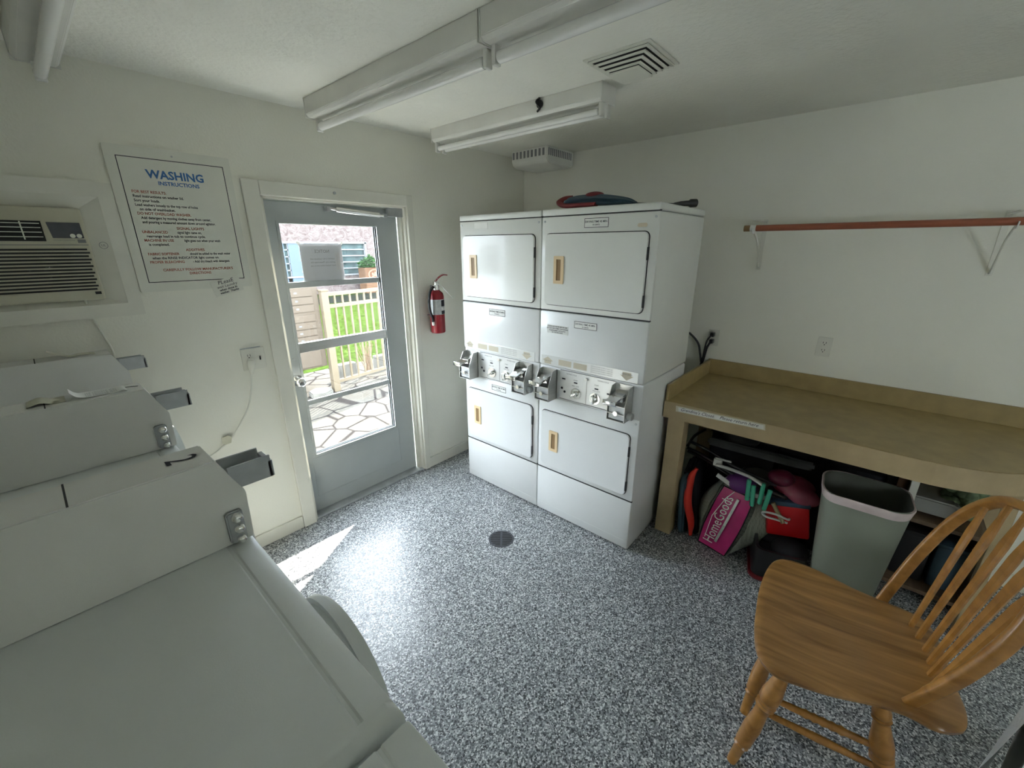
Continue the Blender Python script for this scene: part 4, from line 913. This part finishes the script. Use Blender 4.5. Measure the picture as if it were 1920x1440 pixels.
for k, (y0, y1, z1, lab) in enumerate(((-2.27, -1.90, .60, 'added black box standing in for shade, deep under the left of the table'), (-2.76, -2.29, .56, 'added black box standing in for shade, deep behind the trash can'))):
    b = B(); box(b, -.36, -.04, y0, y1, 0, z1, .015); box(b, -.37, -.03, y0-.008, y1+.008, z1, z1+.03, .006); tag(obj('shade_box', b, M['darkcloth'], smooth=40), lab, 'shade box', 'shade boxes under the table')  # black boxes added to darken the shade under the table
# black basket
bk = thing('storage_basket', 'black basket with maroon base rim on the floor under the table', 'basket', (-.6, -2.42, 0))
t = B(); o0 = rrect(-.16, .16, -.12, .12, .04); i0 = rrect(-.145, .145, -.105, .105, .035); ring_prism(t, o0, i0, 2, .02, .19); prism(t, i0, 2, .02, .03)
b = B(); mk_ = Matrix.Translation((-.64, -2.395, 0)) @ Matrix.Rotation(math.radians(14), 4, 'Z'); merge(b, t, mk_); obj('body', b, M['black'], bk, smooth=40)
t = B(); prism(t, rrect(-.172, .172, -.132, .132, .045), 2, .0, .024, .005); b = B(); merge(b, t, mk_); obj('base_rim', b, M['maroon'], bk, smooth=40)
t = B()
for x, y_, z, s in ((-.05, -.05, .16, .09), (.05, .02, .16, .085), (-.04, .05, .13, .05)): sph(t, (x, y_, z), s, (1, 1, .6))
b = B(); merge(b, t, mk_); obj('dark_contents', b, M['darkcloth'], bk, smooth=60)

# trash can
tc = thing('trash_can', 'tall sage grey rectangular wastebasket with white liner edge under the table', 'trash can', (-.60, -2.68, 0))
def ploft(b, secs, cap0=True, cap1=False, n=7):
    rings = []
    for (cx_, cy_, z, hx, hy, r) in secs:
        rings.append([b.verts.new((cx_+p[0], cy_+p[1], z)) for p in rrect(-hx, hx, -hy, hy, r, n)])
    m = len(rings[0])
    for a, c in zip(rings, rings[1:]):
        for k in range(m): b.faces.new((a[k], a[(k+1) % m], c[(k+1) % m], c[k]))
    if cap0: b.faces.new(rings[0][::-1])
    if cap1: b.faces.new(rings[-1])
CR = Matrix.Translation((-.665, -2.685, 0)) @ Matrix.Rotation(math.radians(4), 4, 'Z')
hx, hy = .145, .165
t = B(); ploft(t, [(0, 0, 0, hx-.035, hy-.045, .06), (0, 0, .02, hx-.033, hy-.043, .06), (0, 0, .60, hx, hy, .09), (0, 0, .625, hx+.006, hy+.006, .095), (0, 0, .625, hx-.002, hy-.002, .088), (0, 0, .60, hx-.005, hy-.005, .086), (0, 0, .03, hx-.038, hy-.048, .055)], True, True)
b = B(); merge(b, t, CR); obj('bin_body', b, [M['bin'], M['darkbin']], tc, smooth=40)
t = B(); ploft(t, [(0, 0, .585, hx+.001, hy+.001, .091), (0, 0, .598, hx+.0035, hy+.0035, .093), (0, 0, .622, hx+.0085, hy+.0085, .097), (0, 0, .6275, hx+.006, hy+.006, .094), (0, 0, .6275, hx-.001, hy-.001, .088)], False, False)
b = B(); merge(b, t, CR)
for v in b.verts: v.co.z += .003*math.sin(v.co.x*40+v.co.y*25)
obj('liner_edge', b, M['liner'], tc, smooth=60, open=True)
t = B(); ploft(t, [(0, 0, .626, hx-.0025, hy-.0025, .087), (0, 0, .600, hx-.006, hy-.006, .085), (0, 0, .3, hx-.03, hy-.035, .07), (0, 0, .08, hx-.045, hy-.05, .05)], False, True); b = B(); merge(b, t, CR); obj('liner_inside', b, M['darkbin'], tc, smooth=50, open=True)

# shelf unit at right under the table
sh = thing('storage_shelf', 'low brown storage shelf with white post under the table\'s right half', 'shelf', (-.3, -3.0, 0))
b = B(); box(b, -.47, -.44, -2.875, -2.845, .46, .779, .002); obj('white_post', b, M['trim'], sh)
for z0 in (.06, .44): b = B(); box(b, -.47, -.05, -3.14, -2.83, z0, z0+.022, .002); obj('shelf_board', b, M['board'], sh)
b = B(); box(b, -.06, -.04, -3.14, -2.83, 0, .776); obj('back_panel', b, M['board'], sh)
b = B(); box(b, -.45, -.05, -2.85, -2.835, 0, .44); box(b, -.47, -.05, -3.152, -3.14, 0, .46); obj('side_panel', b, M['board'], sh)
for (y0, y1, z1, m_, nm, lab, cat) in ((-3.00, -2.87, .34, 'black', 'storage_tub', 'black tub on the bottom shelf, behind the trash can', 'tub'), (-3.125, -3.015, .32, 'umbb', 'storage_tub', 'dark blue tub on the bottom shelf, behind the chair back', 'tub')):
    b = B(); box(b, -.40, -.08, y0, y1, .083, z1, .012); box(b, -.41, -.07, y0-.006, y1+.006, z1, z1+.02, .004); tag(obj(nm, b, M[m_], smooth=40), lab, cat, 'shelf tubs')
b = B(); t = B(); prism(t, [(-.10, -.03), (.06, -.03), (.10, .02), (.07, .05), (-.10, .05)], 0, -.10, .10, .008); merge(b, t, Matrix.Translation((-.33, -2.955, .515)) @ Matrix.Rotation(PI, 4, 'Z')); tag(obj('flat_box', b, M['mauve'], smooth=40), 'dusty pinkish flat box on the top shelf beside the white post', 'box'); bpy.data.objects['flat_box'].data.materials[0] = M['hamper']
b = B(); random.seed(9)
for k in range(60): sph(b, (-.32+random.uniform(-.07, .07), -3.05+random.uniform(-.05, .06), .515+random.uniform(-.02, .12)), .028, (1, 1, 1), 8, 6)
tag(obj('green_plush', b, M['greenplush'], smooth=60), 'fuzzy grey-green bundle on the top shelf under the table end', 'bundle')
b = B(); box(b, -.44, -.40, -2.84, -2.80, .0, .76, .003); tag(obj('wooden_stick', b, M['clay']), 'reddish brown wooden post left of the white shelf post', 'post')

# ================================================================ CHAIR
ch = thing('wooden_chair', 'golden oak Windsor chair with arrow-shaped spindles facing the dryers', 'chair', (-1.44, -2.822, 0), math.radians(8.75))
ZS = .46
def cobj(name, b, m, **kw): return obj(name, b, m, ch, local=True, **kw)
# seat outline (local X right, Y forward)
out = [(-.10, -.135), (.10, -.135), (.19, -.115), (.215, -.06), (.225, 0), (.245, .09), (.285, .20), (.295, .29), (.265, .345), (.18, .378), (.05, .398), (-.06, .403), (-.18, .403), (-.275, .388), (-.325, .345), (-.325, .28), (-.310, .19), (-.275, .08), (-.262, 0), (-.270, -.06), (-.235, -.115), (-.17, -.135)]
op = smooth_path([(x, y, 0) for x, y in out]+[(out[0][0], out[0][1], 0)], 4)[:-1]
b = B(); prof = [(.045, -.038), (.012, -.030), (.0, -.018), (.0, -.008), (.010, -.001), (.03, 0)]
cx_, cy_ = -.01, .14
rings = []
def sq(p, ins, z):
    d = Vector((p.x-cx_, p.y-cy_, 0)); L = d.length; d = d*(1-ins/L); return (cx_+d.x, cy_+d.y, ZS+z)
for ins, z in prof: rings.append([b.verts.new(sq(p, ins, z)) for p in op])
for f_ in (.55, .3, .1): rings.append([b.verts.new((cx_+(p.x-cx_)*f_, cy_+(p.y-cy_)*f_, ZS-.008*(1-f_)-(.003 if f_ < .6 else 0))) for p in op])
m = len(op)
for a, c in zip(rings, rings[1:]):
    for k in range(m): b.faces.new((a[k], a[(k+1) % m], c[(k+1) % m], c[k]))
b.faces.new(rings[0][::-1]); b.faces.new(rings[-1])
M['seatwood'] = wood('worn_oak_seat', (.17, .072, .015), (.47, .245, .075), .33, (12, 1.2, 12), .35)
cobj('seat', b, M['seatwood'], smooth=50)
LEAN = math.radians(17)
def bp(x, w_): return Vector((x, -w_*math.sin(LEAN), ZS+w_*math.cos(LEAN)))
half = [(.222, -.012), (.242, .08), (.262, .20), (.265, .335), (.246, .430), (.205, .503), (.150, .555), (.080, .588), (0, .600)]
path = [bp(x, w_) for x, w_ in half]+[bp(-x, w_) for x, w_ in half[:-1][::-1]]
b = B(); sweep(b, smooth_path(path, 6), lambda t: [(a*(1 if .06 < t < .94 else .7), c) for a, c in rrect(-.013, .013, -.017, .017, .006, 2)], up=(0, -1, .3)); cobj('bow', b, M['oak'], smooth=50)
for fx_, tx in ((.130, .193), (.078, .114), (.026, .037), (-.026, -.037), (-.078, -.114), (-.130, -.193)):
    top_w = .592-2.2*tx*tx; foot = Vector((fx_, -.085+(.02*abs(fx_)/.13), ZS-.006)); top = bp(tx, top_w)
    b = B(); pth = [foot.lerp(top, k/24) for k in range(25)]
    def sec(t):
        if t < .12: w_ = .008+.002*t/.12
        elif t < .80: w_ = .0085+(t-.12)/.68*.0115
        elif t < .92: w_ = .020-(t-.80)/.12*.013
        else: w_ = .007
        th_ = .007
        return [(-w_, 0), (-w_*.7, -th_), (w_*.7, -th_), (w_, 0), (w_*.7, th_), (-w_*.7, th_)]
    sweep(b, pth, sec, up=(0, -1, .3)); cobj('spindle', b, M['oak'], smooth=30)
LS = 1.14
legprof = [(t, r*LS) for t, r in [(0, .017), (.05, .021), (.08, .021), (.09, .017), (.10, .022), (.115, .017), (.13, .018), (.28, .027), (.34, .027), (.36, .021), (.375, .027), (.39, .022), (.405, .027), (.42, .021), (.47, .019), (.62, .024), (.78, .022), (.80, .017), (.815, .021), (.83, .016), (.97, .014), (1, .013)]]
legs = [((-.25, .295, .435), (-.335, .395, 0)), ((.03, .30, .435), (-.13, .372, 0)), ((-.25, .062, .435), (-.315, -.02, 0)), ((.19, .03, .435), (.24, -.06, 0))]
for p, q_ in legs:
    b = B(); lathe(b, p, q_, legprof, 20); cobj('leg', b, M['oak'], smooth=50)
def on(i, t): a, c = Vector(legs[i][0]), Vector(legs[i][1]); return a.lerp(c, t)
for (i, ti), (j, tj), turned in (((0, .46), (2, .48), False), ((0, .32), (2, .33), True), ((1, .46), (3, .48), False), ((1, .32), (3, .33), True)):
    b = B(); pr = [(0, .008), (.1, .010), (.3, .011), (.5, .0135), (.7, .011), (.9, .010), (1, .008)]
    if turned: pr = [(0, .008), (.2, .011)]+[(.30+.04*k, .0145 if k % 2 else .011) for k in range(11)]+[(.8, .011), (1, .008)]
    lathe(b, on(i, ti), on(j, tj), pr, 14); cobj('stretcher', b, M['oak'], smooth=50)

# ================================================================ TOWEL AT RIGHT BOTTOM
hp = thing('laundry_hamper', 'grey fabric hamper at the bottom right edge beside the chair', 'hamper', (-1.45, -3.26, 0))
b = B(); ploft(b, [(-1.42, -3.30, 0, .13, .13, .05), (-1.42, -3.30, .60, .15, .15, .06)], True, True); obj('basket', b, M['hamper'], hp, smooth=40)
b = B()
def tw(s, t):
    a = PI*(.35+.75*s); r_ = .158+.012*math.sin(9*a)+.03*t; return Vector((-1.42+r_*math.cos(a), -3.30+r_*math.sin(a), .61-t*.52*(1-.8*math.exp(-((s-.34)/.09)**2))))
grid(b, tw, 40, 14); grid(b, lambda s, t: Vector((-1.42, -3.30, .62))+(tw(s, 0)-Vector((-1.42, -3.30, .61)))*t, 40, 4)
o = obj('white_towel', b, M['towel'], smooth=60, open=True); tag(o, 'white towel draped over the grey hamper at the bottom right edge', 'towel')
